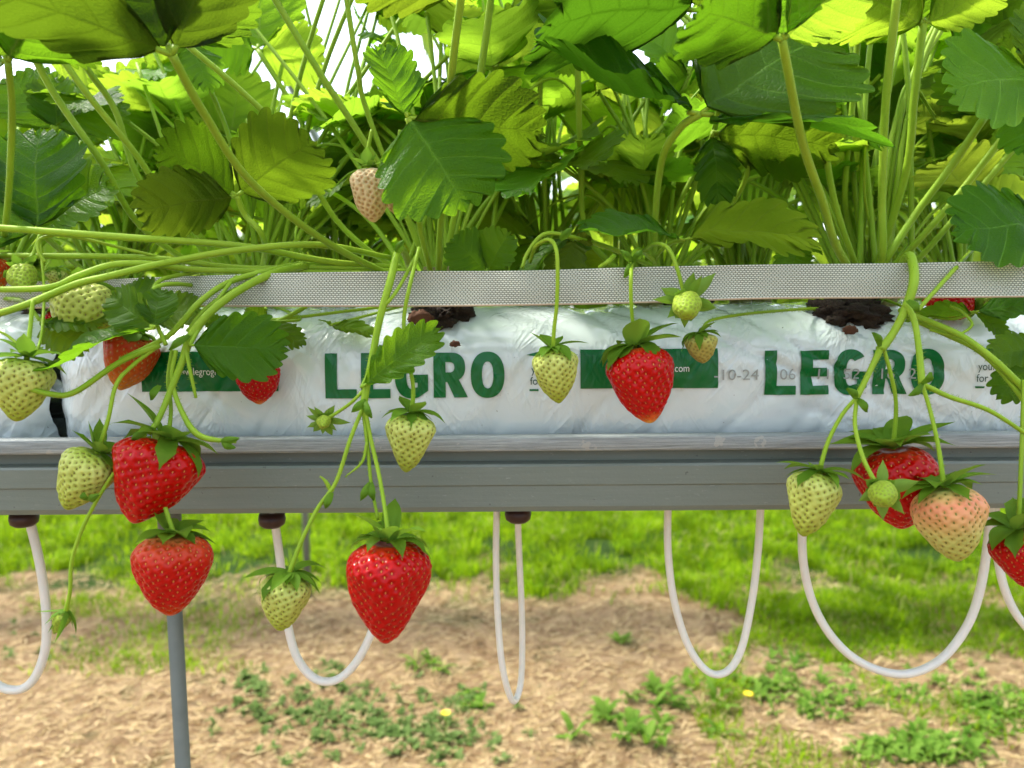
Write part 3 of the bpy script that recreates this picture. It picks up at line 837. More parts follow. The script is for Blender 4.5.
# ------------------------------------------------------------------ gutter
def gutter(y0, zt, xa, xb, root):
    """profile (y, z) of the front half, mirrored to the back; rolled rim on top"""
    def sweep(prof, n=60):
        V, Fc = [], []
        m = len(prof)
        for i in range(n + 1):
            x = xa + (xb - xa) * i / n
            for (y, z) in prof: V.append((x, y, z))
        for i in range(n):
            for j in range(m): Fc.append((i * m + j, i * m + (j + 1) % m, (i + 1) * m + (j + 1) % m, (i + 1) * m + j))
        return V, Fc
    w = 0.21
    t = 0.0016
    front = [(0.004, -0.0085), (0.0105, -0.0092), (0.0105, -0.0166), (0.0012, -0.0172), (0.0002, -0.0186), (0.0002, -0.0300), (0.0012, -0.0310), (0.0012, -0.0440), (0.0030, -0.0475), (0.009, -0.0485)]
    outer = [(y0 + a, zt + b) for a, b in front] + [(y0 + w - a, zt + b) for a, b in front[::-1]]
    inner = [(y0 + w - a - t * (1 if a < .2 else 0), zt + b + t * (b < -.047)) for a, b in front] + [(y0 + a + t, zt + b + t * (b < -.047)) for a, b in front[::-1]]
    prof = outer + inner
    v, f = sweep(prof); wobj('channel', v, f, M['gutter'], root, smooth=False)
    for yy in (y0 + 0.0035, y0 + w - 0.0035):
        ring = []
        for k in range(20):
            a = 2 * PI * k / 20
            ring.append((yy + 0.0052 * math.copysign(abs(math.cos(a)) ** 0.4, math.cos(a)), zt - 0.0040 + 0.0050 * math.copysign(abs(math.sin(a)) ** 0.4, math.sin(a))))
        v, f = sweep(ring); wobj('rim', v, f, M['rim'], root)
GT = 1.2275; GY = 0.452
root = empty('gutter', Matrix.Translation((0, GY + 0.1, GT - 0.049)), label='grey metal growing gutter running under the white bags', cat='gutter')
gutter(GY, GT, -1.6, 1.6, root)
def post(x, y, ztop, lean, label, group=None, r=0.0052, lx=0.0, foot=True):
    root = empty('support_post', Matrix.Translation((x, y, 0)), label=label, cat='post', group=group)
    v, f = tube([(x + lx, y + lean, ztop), (x, y, -0.02)], r, 14, 2)
    wobj('leg', v, f, M['post'], root)
    v, f = tube([(x + lx, y + lean, ztop), (x + lx, y + lean, ztop - 0.03)], r * 1.5, 14, 2)
    wobj('clamp', v, f, M['post'], root)
    return root
a = P(174, 600, 0.50); b = P(183, 768, 0.50)
d = (b - a); k = (0 - a.z) / d.z; foot = a + d * k; top = a - d * ((1.178 - a.z) / -d.z)
post(foot.x, foot.y, 1.178, top.y - foot.y, 'slim grey metal leg under the gutter below the lowest ripe strawberry at left', lx=top.x - foot.x)
post(-1.35, 0.5, 1.178, 0, 'slim grey metal leg at the far end of the gutter', lx=0.02) if False else None

# ------------------------------------------------------------------ webbing tape in front of the leaves
root = None
tp = [(-140, 283, 310, 0.480), (60, 281, 307, 0.470), (150, 277.5, 305, 0.452), (220, 275, 305.5, 0.432), (300, 272.5, 305.5, 0.420), (420, 271, 305.5, 0.418), (520, 270.5, 304.5, 0.416), (640, 267, 302, 0.416), (760, 264.5, 298, 0.416), (900, 263, 297, 0.416), (1024, 260.5, 296, 0.414), (1200, 258, 293, 0.414)]
sp = spline(tp, 16)
V, UV = [], []; Fc = []; nv = 10; acc = 0; last = None
for q in sp:
    a, b = P(q[0], q[1], q[3] + 0.004), P(q[0], q[2], q[3])
    if last is not None: acc += (a - last).length
    last = a
    for j in range(nv + 1):
        t = j / nv; p = a.lerp(b, t); p.y += 0.0012 * math.sin(PI * t) * math.sin(q[0] * 0.02)
        V.append(p); UV.append((acc / 0.0020, t * 17))
n = len(sp); m = nv + 1
for i in range(n - 1):
    for j in range(nv): Fc.append((i * m + j, i * m + j + 1, (i + 1) * m + j + 1, (i + 1) * m + j))
off = len(V)
V += [v + Vector((0, 0.0011, 0)) for v in V]; UV += UV
Fc += [tuple(off + k for k in f[::-1]) for f in Fc]
for i in range(n - 1):
    for j in (0, nv): Fc.append((i * m + j, (i + 1) * m + j, off + (i + 1) * m + j, off + i * m + j))
root = empty('support_tape', Matrix.Translation(P(512, 288, 0.42)), label='white woven webbing tape stretched in front of the plants', cat='tape')
wobj('webbing', V, Fc, M['tape'], root, uvs=UV, smooth=False)
v, f = tube([P(q[0], q[2] + 0.4, q[3]) for q in sp], 0.0006, 6, 1, smooth=False)
wobj('selvedge', v, f, M['tape_edge'], root)

# ------------------------------------------------------------------ drip hoses under the gutter
def hose(label, pts, r=0.0028, grommets=(), group='white hoses looping under the gutter'):
    w = [P(*q) for q in pts]
    root = empty('drip_hose', Matrix.Translation(w[0]), label=label, cat='hose', group=group)
    v, f = tube(w, r, 12, 10)
    wobj('tubing', v, f, M['hose'], root)
    for (gx, gy, gY) in grommets:
        c = P(gx, gy, gY)
        prof = [(0.0, 0.004), (0.0085, 0.004), (0.0092, 0.000), (0.0085, -0.0035), (0.006, -0.0055), (0.0, -0.006)]
        V, Fc = [], []
        for (rr, zz) in prof:
            for k in range(24): V.append((c.x + rr * math.cos(2 * PI * k / 24), c.y + rr * math.sin(2 * PI * k / 24), c.z + zz))
        for i in range(len(prof) - 1):
            for k in range(24): Fc.append((i * 24 + k, (i + 1) * 24 + k, (i + 1) * 24 + (k + 1) % 24, i * 24 + (k + 1) % 24))
        wobj('grommet', V, Fc, M['grommet'], root)
hy = 0.505
hose('white hose loop at the left edge hanging from a brown grommet', [(24, 500, .50), (30, 522, hy), (40, 565, hy), (46, 610, hy), (45, 650, hy), (33, 680, hy), (15, 690, hy), (-8, 680, hy), (-30, 640, hy), (-40, 560, hy), (-42, 500, hy)], 0.0030, [(24, 518, .50)])
hose('white hose loop passing behind the biggest ripe strawberry', [(271, 500, .50), (276, 530, hy), (282, 575, hy), (286, 615, hy), (296, 655, hy), (314, 678, hy), (336, 680, hy), (357, 661, hy), (374, 625, hy), (388, 570, hy), (394, 500, hy)], 0.0029, [(272, 519, .50)])
hose('narrow white hose loop with both ends close together', [(497, 498, hy), (496, 560, hy), (498, 620, hy), (503, 670, hy), (513, 701, hy + .01), (521, 680, hy + .02), (522, 620, hy + .02), (519, 550, hy + .015), (517, 500, hy)], 0.0023, [(518, 514, .50)])
hose('long white hose loop below the green web address panel', [(668, 498, hy), (668, 550, hy), (674, 600, hy), (688, 645, hy), (707, 671, hy), (726, 672, hy), (741, 650, hy), (752, 600, hy), (758, 550, hy), (761, 498, hy)], 0.0026)
hose('widest white hose loop, below the right truss of fruit', [(803, 498, hy), (803, 560, hy), (815, 608, hy), (838, 644, hy), (868, 666, hy), (905, 674, hy), (940, 660, hy), (966, 628, hy), (980, 590, hy), (988, 540, hy), (991, 498, hy)], 0.0029)
hose('white hose at the right edge behind the cut-off ripe strawberry', [(995, 498, hy), (997, 550, hy), (1005, 590, hy), (1022, 622, hy), (1050, 645, hy), (1085, 620, hy), (1100, 560, hy), (1104, 498, hy)], 0.0028)

# ------------------------------------------------------------------ row behind: gutter, bag, posts
RY, RZ = 1.62, 3.3
for yy, nm, hw in ((RY, 'next', 2.6), (RZ, 'farther', 4.5)):
    root = empty('gutter', Matrix.Translation((0, yy, GT - 0.049)), label='grey gutter of the %s row behind, hidden by the near bags' % nm, cat='gutter')
    gutter(yy, GT, -hw, hw, root)
bags = [o for o in S.objects if o.name.startswith('grow_bag')]
def copy_tree(o, parent=None, depth=0):
    c = o.copy(); COL.objects.link(c); c.parent = parent
    for ch in list(o.children): copy_tree(ch, c, depth + 1)
    return c
post_x = P(308, 600, RZ + 0.1).x
post(post_x, RZ + 0.1, 1.178, 0.0, 'blurred grey post of the row behind, standing at the edge of the grass', r=0.016)

# ------------------------------------------------------------------ tunnel
pf = []
for i in range(61):
    a = PI * i / 60
    pf.append((2.2 + 5.6 * math.cos(a), 3.6 * math.sin(a) ** 0.72 if 0 < a < PI else 0))
V, Fc = [], []
for i in range(31):
    x = -24 + 48 * i / 30
    for (y, z) in pf: V.append((x, y, z))
for i in range(30):
    for j in range(60): Fc.append((i * 61 + j, i * 61 + j + 1, (i + 1) * 61 + j + 1, (i + 1) * 61 + j))
tun = empty('polytunnel', Matrix.Translation((0, 2.2, 0)), label='white plastic polytunnel enclosing the rows', cat='polytunnel')
wobj('cover', V, Fc, M['tunnel'], tun)
for hx in (-11, -8.4, -4.35, -1.6, 0.0, 2.35, 5, 8, 11):
    v, f = tube([(hx + 0.12 * math.sin(z), 2.2 + (y - 2.2) * 0.985, z * 0.985) for (y, z) in pf[::3]], 0.035, 10, 2)
    wobj('hoop', v, f, M['hoop'], tun)

# ------------------------------------------------------------------ ground
def ground_h(x, y):
    return 0.035 * noise.noise((x * 1.3, y * 1.3, 0)) + 0.016 * noise.noise((x * 5, y * 5, 3)) + 0.007 * noise.noise((x * 17, y * 17, 5))
xs = np.concatenate([np.linspace(-80, -6, 12)[:-1], np.linspace(-6, 6, 340), np.linspace(6, 80, 12)[1:]])
ys = np.concatenate([np.linspace(-60, 0, 12)[:-1], np.linspace(0, 7, 260), np.linspace(7, 110, 14)[1:]])
V = [(x, y, ground_h(x, y) if abs(x) < 6.1 and -0.1 < y < 7.1 else 0) for x in xs for y in ys]; m = len(ys)
Fc = [(i * m + j, (i + 1) * m + j, (i + 1) * m + j + 1, i * m + j + 1) for i in range(len(xs) - 1) for j in range(m - 1)]
g = link('ground', mesh('ground', V, Fc, M['ground'])); set_props(g, kind='structure')

def blades(name, N, region, hr, wr, mat, lean=0.5, dens=None, seed=1, tuft=1):
    r = random.Random(seed); V, Fc = [], []
    cnt = 0; tries = 0
    while cnt < N and tries < N * 12:
        tries += 1
        y = r.uniform(*region[1]); x = r.uniform(-0.80, 0.80) * (y + 0.5)
        if dens and r.random() > dens(x, y): continue
        for q in range(tuft):
            xx, yy = x + r.gauss(0, .012) * (tuft > 1), y + r.gauss(0, .012) * (tuft > 1)
            z = ground_h(xx, yy) - 0.004
            h = r.uniform(*hr); w = r.uniform(*wr); az = r.uniform(0, 2 * PI); ln = r.uniform(0.05, lean) * h * 1.3
            dx, dy = math.cos(az) * ln, math.sin(az) * ln
            f = r.uniform(0, PI); wx, wy = math.cos(f) * w / 2, math.sin(f) * w / 2
            b = len(V)
            V += [(xx - wx, yy - wy, z), (xx + wx, yy + wy, z), (xx - wx * .8 + dx * .35, yy - wy * .8 + dy * .35, z + h * .6), (xx + wx * .8 + dx * .35, yy + wy * .8 + dy * .35, z + h * .6), (xx + dx, yy + dy, z + h * (1 - 0.3 * ln / h))]
            Fc += [(b, b + 1, b + 3, b + 2), (b + 2, b + 3, b + 4)]
            cnt += 1
    o = link(name, mesh(name, V, Fc, M[mat], smooth=False)); set_props(o, kind='stuff')
    return o
def n2(x, y, s, o=0): return noise.noise((x * s + o, y * s, o * 1.7))
def dens_lawn(x, y):
    edge = 3.12 + 0.5 * n2(x, y, 1.1, 3) + 0.25 * n2(x, y, 4, 5) - 0.25 * (x > 0.9) * min(1, (x - 0.9)) + 0.25 * (x < -0.5)
    if -0.15 < x < 1.0: edge += 0.12
    k = max(0, min(1, (y - edge) / 0.25))
    bald = n2(x, y, 3.2, 9)
    return k * (0.08 if bald > 0.16 and y < 4.2 else 1.0) * max(0.25, min(1, 0.75 + 2.0 * n2(x, y, 6, 31)))
o = blades('grass', 80000, (0, (2.7, 5.6)), (0.035, 0.105), (0.004, 0.009), 'grass', 0.9, dens_lawn, 1)
set_props(o, label='bright green grass behind the bare soil', cat='grass')
def dens_thin(x, y):
    v = n2(x, y, 2.3, 21) + 0.35 * n2(x, y, 7, 2)
    k = 0.0
    if x > 0.55 * y * 0.35 + 0.15: k = max(0, v + 0.12) * 2.6
    if x < -0.35 * y and y > 2.6: k = max(k, max(0, v - 0.05) * 0.8)
    return k * max(0, min(1, (y - 1.9) / 0.5))
o = blades('grass', 16000, (0, (1.95, 3.4)), (0.025, 0.07), (0.003, 0.006), 'grass', 1.2, dens_thin, 2)
set_props(o, label='thin patchy grass on the soil at right', cat='grass')
# straw litter
r = random.Random(5); V, Fc = [], []
for k in range(30000):
    y = 1.7 + 2.0 * r.random() ** 1.1; x = r.uniform(-0.8, 0.8) * (y + .4)
    L = r.uniform(.008, .05); w = r.uniform(.0012, .0045); a = r.gauss(0.3, 1.0)
    z = ground_h(x, y) + r.uniform(.001, .010); tz = r.uniform(-.2, .3)
    dx, dy = math.cos(a) * L / 2, math.sin(a) * L / 2; nx, ny = -math.sin(a) * w / 2, math.cos(a) * w / 2
    b = len(V)
    V += [(x - dx - nx, y - dy - ny, z), (x - dx + nx, y - dy + ny, z + .001), (x + dx + nx, y + dy + ny, z + tz * L + .001), (x + dx - nx, y + dy - ny, z + tz * L)]
    Fc.append((b, b + 1, b + 2, b + 3))
o = link('straw', mesh('straw', V, Fc, M['straw'], smooth=False)); set_props(o, label='dry straw litter scattered over the tan soil', cat='straw', kind='stuff')

r = random.Random(9); parts = []
for k in range(1500):
    y = 1.75 + 1.9 * r.random(); x = r.uniform(-.75, .75) * (y + .3); q = r.uniform(.003, .011) * (1 if r.random() < .9 else 1.8)
    parts.append(clump(x, y, ground_h(x, y), q * r.uniform(.8, 1.6), q, q * .6, k, 4))
v, f = merge(*parts)
o = link('soil_clods', mesh('soil_clods', v, f, M['ground'])); set_props(o, label='small clods and crumbs lying on the tan soil', cat='clods', kind='stuff')

def weed_leaf(cx, cy, cz, az, L, w, rise, n=5, cup=0.3):
    V, Fc = [], []
    for i in range(n + 1):
        t = i / n; ww = w * math.sin(PI * (0.08 + 0.9 * t) ** 0.8) / 2
        rr = L * t; z = cz + rise * L * math.sin(PI * 0.6 * t) - 0.25 * L * t * t * 0.6
        for j in (-1, 0, 1):
            V.append((cx + rr * math.cos(az) - j * ww * math.sin(az), cy + rr * math.sin(az) + j * ww * math.cos(az), z + abs(j) * ww * cup))
    for i in range(n):
        for j in range(2):
            a = i * 3 + j; Fc.append((a, a + 3, a + 4, a + 1))
    return V, Fc
def G(px, py):
    """where the photo's pixel meets the ground"""
    d = ROT @ Vector(((px - 512) / F, (384 - py) / F, -1)); k = -CAM.z / d.z
    return CAM + d * k
def rosettes(spots, mat, name, label, seed, stuff=True):
    r = random.Random(seed); parts = []
    for (px, py, sx, sy, n, L, w) in spots:
        for k in range(n):
            p = G(px + r.gauss(0, sx), py + r.gauss(0, sy))
            z = ground_h(p.x, p.y)
            for q in range(r.randint(5, 9)):
                parts.append(weed_leaf(p.x, p.y, z, r.uniform(0, 2 * PI), L * r.uniform(.6, 1.2), w * r.uniform(.7, 1.2), r.uniform(0.1, 0.9)))
    v, f = merge(*parts)
    o = link(name, mesh(name, v, f, M[mat])); set_props(o, label=label, cat='weeds', kind='stuff')
rosettes([(330, 700, 30, 12, 60, .030, .014), (400, 728, 45, 10, 90, .028, .013), (280, 715, 28, 12, 40, .03, .013), (255, 690, 8, 10, 16, .03, .014), (330, 672, 10, 6, 10, .03, .014), (450, 745, 25, 8, 30, .03, .014), (460, 700, 25, 9, 22, .03, .012), (40, 640, 30, 12, 14, .03, .01), (300, 755, 30, 6, 10, .028, .012)], 'weed', 'weeds', 'low grey green weeds spreading over the soil below the left hose loops', 3)
rosettes([(655, 692, 32, 12, 7, .065, .020), (700, 712, 30, 14, 6, .065, .020), (650, 738, 36, 8, 5, .07, .022), (470, 700, 12, 8, 5, .06, .02), (425, 665, 8, 5, 4, .07, .016), (622, 640, 3, 5, 3, .05, .018), (615, 725, 10, 8, 4, .08, .03)], 'plantain', 'weeds', 'broad leaved green weeds on the soil at centre', 4)
rosettes([(770, 680, 25, 14, 40, .05, .014), (820, 700, 22, 12, 30, .045, .014), (930, 745, 36, 10, 60, .045, .016), (1000, 715, 22, 14, 50, .045, .015), (880, 755, 30, 6, 18, .05, .016), (960, 690, 40, 12, 30, .035, .010), (900, 690, 20, 12, 14, .04, .012), (860, 640, 60, 10, 30, .03, .008)], 'plantain', 'weeds', 'tangled green weeds on the soil at right', 6)
for (px, py, lab) in ((446, 731, 'small yellow flower among the grey green weeds'), (748, 711, 'small yellow flower in the grass beside the centre weeds')):
    p = G(px, py); z0 = ground_h(p.x, p.y)
    root = empty('wild_flower', Matrix.Translation((p.x, p.y, z0)), label=lab, cat='flower')
    v, f = tube([(p.x, p.y, z0), (p.x, p.y, z0 + 0.05)], 0.0012, 6, 2); wobj('stem', v, f, M['grass'], root)
    parts = []
    for k in range(14):
        parts.append(weed_leaf(p.x, p.y, z0 + 0.05, 2 * PI * k / 14, 0.017, 0.007, 0.5, 3))
    v, f = merge(*parts); wobj('petals', v, f, M['yellow'], root)

# ------------------------------------------------------------------ light
w = bpy.data.worlds.new('World'); S.world = w; w.use_nodes = True
nt = w.node_tree; nt.nodes.clear()
sky = nt.nodes.new('ShaderNodeTexSky'); sky.sky_type = 'NISHITA'; sky.sun_disc = False
EL, AZ = 57.0, -68.0           # the sun stands behind the row, a little to the left
sky.sun_elevation = R(EL); sky.sun_rotation = R(AZ); sky.air_density = 1.0; sky.dust_density = 3.0
bg = nt.nodes.new('ShaderNodeBackground'); bg.inputs[1].default_value = 0.15
ow = nt.nodes.new('ShaderNodeOutputWorld'); nt.links.new(sky.outputs[0], bg.inputs[0]); nt.links.new(bg.outputs[0], ow.inputs[0])
sd = bpy.data.lights.new('sun', 'SUN'); sd.energy = 5.0; sd.angle = R(8); sd.color = (1.0, 0.95, 0.86)
so = bpy.data.objects.new('sun', sd); COL.objects.link(so)
dirv = Vector((math.sin(R(AZ)) * math.cos(R(EL)), math.cos(R(AZ)) * math.cos(R(EL)), math.sin(R(EL))))
so.rotation_euler = dirv.to_track_quat('Z', 'Y').to_euler(); so.location = (0, 0, 6)

S.view_settings.view_transform = 'Standard'; S.view_settings.look = 'None'; S.view_settings.gamma = 1; S.view_settings.exposure = 1.27
S.cycles.use_denoising = True
S.cycles.max_bounces = 8; S.cycles.diffuse_bounces = 6; S.cycles.transmission_bounces = 6; S.cycles.transparent_max_bounces = 8; S.cycles.glossy_bounces = 3
S.cycles.sample_clamp_indirect = 6

# ------------------------------------------------------------------ fruit, one by one
G_ = ('green', 'seed_green'); R_ = ('red', 'seed_gold')
cal = (6, 0.62, 0.35, -0.9)
berry('biggest glossy ripe red strawberry hanging lowest at centre-left below the gutter', (389, 541), (386, 643), 0.37, 86, 'red', 'seed_gold', dY=-0.004, p=1.3, q=0.62, sh=0.26, nseed=230, nu=210, nv=150, pit=.0011,
      stalk=[(365, 408, .395), (371, 440, .392), (379, 475, .385), (385, 510, .377)], calyx=(6, .72, .75, -1.1), cal_scale=0.85, spin=.6, seedsize=.00095)
berry('ripe red strawberry with wide shoulders hanging in front of the gutter rim at left', (168, 440), (138, 524), 0.395, 86, 'red', 'seed_gold', dY=-0.012, p=1.25, q=0.66, sh=0.26, nseed=210, nu=200, nv=140, pit=.0011, bend=-.05,
      stalk=[(172, 350, .408), (168, 380, .405), (171, 410, .402)], calyx=(6, .75, 0.7, -0.9), cal_scale=0.95, spin=.2)
berry('ripe orange-red strawberry hanging over the top of the slim metal leg', (174, 533), (171, 615), 0.382, 75, 'orange_red', 'seed_gold', dY=-.003, p=1.45, q=.62, sh=.28, nseed=210, nu=190, nv=140, pit=.0010,
      stalk=[(149, 436, .388), (153, 465, .386), (162, 497, .384)], calyx=(6, .62, .35, -.3), cal_scale=.9, spin=1.1)
berry('ripe red strawberry with orange tip hanging alone before the green web address panel', (636, 346), (649, 423), 0.415, 68, 'red_tip', 'seed_gold', dY=-.003, p=1.2, q=.58, sh=.30, nseed=200, nu=190, nv=140, pit=.0011, bend=.03,
      stalk=[(632, 262, .425), (631, 275, .409), (631, 300, .409), (633, 325, .413)], calyx=(6, .62, .45, -.8), spin=.4)
berry('ripe red strawberry behind the small green knob in the right truss', (893, 447), (902, 528), 0.402, 78, 'red', 'seed_gold', dY=.002, p=1.4, q=.6, sh=.28, nseed=210, nu=190, nv=140, pit=.0010,
      stalk=[(884, 350, .398), (891, 375, .398), (896, 405, .400)], calyx=(6, .75, .65, -.5), spin=.9)
berry('ripe red strawberry cut off by the right edge', (1018, 529), (1032, 590), 0.382, 62, 'red', 'seed_gold', p=1.6, q=.8, nseed=190, stalk=[(1024, 380, .40), (1022, 440, .39), (1020, 490, .385)], calyx=(6, .7, .7, -.7), spin=.3)
berry('orange half-ripe strawberry against the bag left of the large overhanging leaf', (136, 334), (120, 390), 0.452, 50, 'orange', 'seed_brown', p=1.9, q=.75, nseed=170, nu=130, nv=90, stalk=[(150, 310, .45), (142, 322, .45)], calyx=(5, .5, 0, -1.0), seedsize=.0008)
berry('red strawberry mostly hidden under the large overhanging leaf at left', (256, 362), (260, 404), 0.448, 42, 'red_tip', 'seed_gold', p=2.0, q=.7, nseed=150, nu=130, nv=90, stalk=[(240, 330, .45), (250, 345, .45)], calyx=(5, .5, 0, -1), seedsize=.0008)
berry('red strawberry lying behind the tape above the right lettering', (972, 305), (922, 301), 0.475, 30, 'red', 'seed_gold', nseed=140, nu=110, nv=80, calyx=(5, .6, .2, -.6), seedsize=.0008)
berry('red strawberry peeping out beneath the round unripe fruit', (52, 312), (68, 333), 0.455, 28, 'red', 'seed_gold', nseed=120, nu=110, nv=80, calyx=(5, .6, .2, -.6), seedsize=.0008)
berry('orange strawberry cut off by the left edge at tape height', (-12, 256), (-10, 300), 0.43, 38, 'orange', 'seed_brown', nseed=140, nu=110, nv=80, calyx=(5, .6, .2, -.6), seedsize=.0008)
# unripe
sg = dict(seedsize=.00085, pit=.0012)
berry('round pale green unripe strawberry behind the crossing stems at left', (84, 292), (86, 333), 0.442, 57, *G_, dY=-.020, p=2.2, q=.62, sh=.36, nseed=190, nu=170, nv=120, stalk=[(118, 272, .455), (98, 283, .45)], calyx=(6, .8, .0, -.5), **sg)
berry('pale green unripe strawberry cut off by the left edge above the rim', (27, 358), (16, 421), 0.39, 54, *G_, dY=-.004, p=1.3, q=.58, nseed=180, nu=160, nv=110, stalk=[(33, 300, .40), (30, 330, .395)], calyx=(6, .8, .3, -.3), **sg)
berry('pale green unripe strawberry leaning beside the wide-shouldered ripe one', (98, 452), (66, 509), 0.388, 54, *G_, dY=-.004, p=1.25, q=.62, nseed=180, nu=160, nv=110, stalk=[(158, 346, .404), (132, 366, .40), (116, 385, .395), (108, 420, .39)], calyx=(5, .7, .5, -.2), **sg)
berry('yellow-green unripe strawberry hanging alone before the bag left of the red one', (553, 348), (559, 403), 0.412, 45, *G_, p=1.7, q=.72, nseed=170, nu=150, nv=110, stalk=[(530, 262, .44), (536, 246, .43), (550, 240, .415), (557, 255, .406), (557, 300, .408), (554, 330, .410)], calyx=(6, .78, .35, -.6), **sg)
berry('yellow-green unripe strawberry hanging below the left word on the bag', (412, 413), (406, 472), 0.402, 50, *G_, p=1.2, q=.66, nseed=175, nu=160, nv=110, stalk=[(419, 248, .42), (410, 285, .405), (404, 318, .405), (406, 350, .403), (413, 385, .402)], calyx=(6, .72, .4, -.5), **sg)
berry('pale green unripe strawberry dangling lowest left of the biggest ripe one', (289, 573), (280, 630), 0.372, 51, *G_, p=1.3, q=.58, nseed=180, nu=160, nv=110, stalk=[(362, 410, .395), (350, 440, .39), (336, 482, .385), (318, 508, .38), (302, 540, .375)], calyx=(7, .85, .1, -.7), **sg)
berry('pale green unripe strawberry hanging leftmost in the right truss', (819, 472), (803, 536), 0.385, 54, *G_, dY=-.003, p=1.25, q=.62, nseed=180, nu=160, nv=110, stalk=[(858, 396, .39), (842, 415, .388), (828, 442, .386)], calyx=(6, .85, .15, -.6), **sg)
berry('peach-pink half-ripe strawberry with greenish tip in the right truss', (944, 486), (958, 561), 0.372, 70, 'peach', 'seed_green', dY=-.004, p=1.3, q=.6, sh=.32, nseed=220, nu=190, nv=140, pit=.0010, seedsize=.0009, stalk=[(922, 384, .385), (930, 410, .382), (938, 445, .376)], calyx=(6, .72, .6, -.7))
berry('buff dried-looking strawberry high among the leaves at centre-left', (368, 168), (374, 222), 0.44, 37, 'buff', 'seed_brown', p=2.0, q=.6, nseed=170, nu=140, nv=100, seedsize=.0008, pit=.0011, stalk=[(372, 130, .44), (368, 150, .44)], calyx=(5, .5, .8, 0))
berry('small brownish strawberry behind the buff one among the leaves', (397, 172), (395, 214), 0.46, 26, 'buff', 'seed_brown', p=2.0, q=.6, nseed=130, nu=110, nv=80, seedsize=.0007, stalk=[(400, 130, .46), (398, 150, .46)], calyx=(5, .5, .8, 0))
berry('tiny lime green bud fruit facing outward under the tape above the panel end', (686, 300), (688, 312), 0.405, 27, 'lime', 'seed_green', dY=-.022, p=2.2, q=.6, sh=.4, nseed=130, nu=110, nv=80, pit=.0005, seedsize=.0005, cw=1.6, stalk=[(645, 250, .44), (655, 244, .425), (668, 248, .41), (677, 268, .405), (683, 290, .405)], calyx=(6, 1.5, -.55, .5))
berry('small olive strawberry behind the lime bud fruit', (700, 334), (703, 363), 0.42, 33, 'olive', 'seed_green', p=1.3, q=.58, nseed=130, nu=120, nv=80, pit=.0008, seedsize=.0006, stalk=[(828, 308, .50), (790, 310, .47), (745, 314, .44), (712, 320, .425), (703, 328, .42)], calyx=(6, .9, .2, -.6), sr=.0009)
berry('tiny green knob fruit with star of sepals before the ripe one at right', (882, 490), (884, 499), 0.365, 26, 'lime', 'seed_green', dY=-.020, p=2.2, q=.6, sh=.4, nseed=130, nu=110, nv=80, pit=.0005, seedsize=.0005, cw=1.6, stalk=[(857, 397, .385), (855, 425, .38), (862, 455, .372), (873, 478, .367)], calyx=(6, 1.35, -.55, .5))
berry('closed green bud dangling at the far left below the gutter', (66, 612), (54, 634), 0.375, 17, 'lime', 'seed_green', nseed=90, nu=70, nv=50, pit=.0004, seedsize=.0004, stalk=[(146, 434, .385), (128, 455, .383), (106, 485, .38), (84, 525, .378), (72, 560, .376), (70, 592, .375)], calyx=(6, 2.0, -.8, -.35), sr=.0010)
berry('small open green bud with narrow sepals before the left word', (324, 420), (323, 426), 0.402, 14, 'lime', 'seed_green', dY=-.010, nseed=60, nu=60, nv=40, pit=.0003, seedsize=.0003, cw=1.8, stalk=[(366, 388, .397), (352, 402, .398), (338, 412, .40)], calyx=(6, 1.9, -.45, 1.0), sr=.0009)
berry('small green fruit at the upper left edge above the stems', (22, 272), (24, 288), 0.43, 27, 'lime', 'seed_green', dY=-.012, nseed=120, nu=100, nv=70, pit=.0007, seedsize=.0005, stalk=[(40, 235, .44), (34, 252, .435), (28, 262, .43)], calyx=(6, .9, .1, -.6))
berry('pale small green fruit beside the tape end at upper left', (56, 270), (58, 290), 0.45, 20, *G_, nseed=90, nu=90, nv=60, pit=.0007, seedsize=.0006, calyx=(5, .9, .1, -.6))
berry('small pale green fruit under the tape at the right behind dark leaflets', (996, 298), (985, 320), 0.47, 24, *G_, nseed=100, nu=90, nv=60, pit=.0007, seedsize=.0006, calyx=(5, .8, .1, -.6))
berry('tiny dried brown fruitlet on a thin upright stem at upper right', (867, 139), (867, 146), 0.50, 12, 'buff', 'seed_brown', nseed=60, nu=50, nv=30, pit=.0005, seedsize=.0005, stalk=[(872, 240, .53), (865, 195, .51), (865, 160, .50)], calyx=(5, 1.0, .2, .5), sr=.0009)

# ------------------------------------------------------------------ plants
LEAF_N = [0]
def plant(label, cx, cy, cz):
    o = empty('strawberry_plant', Matrix.Translation((cx, cy, cz)), label=label, cat='strawberry plant')
    r = random.Random(int(cx * 1000) + 77)
    parts = []
    for k in range(9):
        a = r.uniform(0, 2 * PI); d = r.uniform(.002, .014)
        parts.append(tube([(cx + d * math.cos(a), cy + d * math.sin(a), cz - .012), (cx + 1.3 * d * math.cos(a), cy + 1.3 * d * math.sin(a), cz + .008), (cx + 1.8 * d * math.cos(a), cy + 1.8 * d * math.sin(a), cz + .024)], [.006, .0055, .0025], 8, 4))
    v, f = merge(*parts); wobj('crown', v, f, M['old_stem'], o)
    return o, Vector((cx, cy, cz))

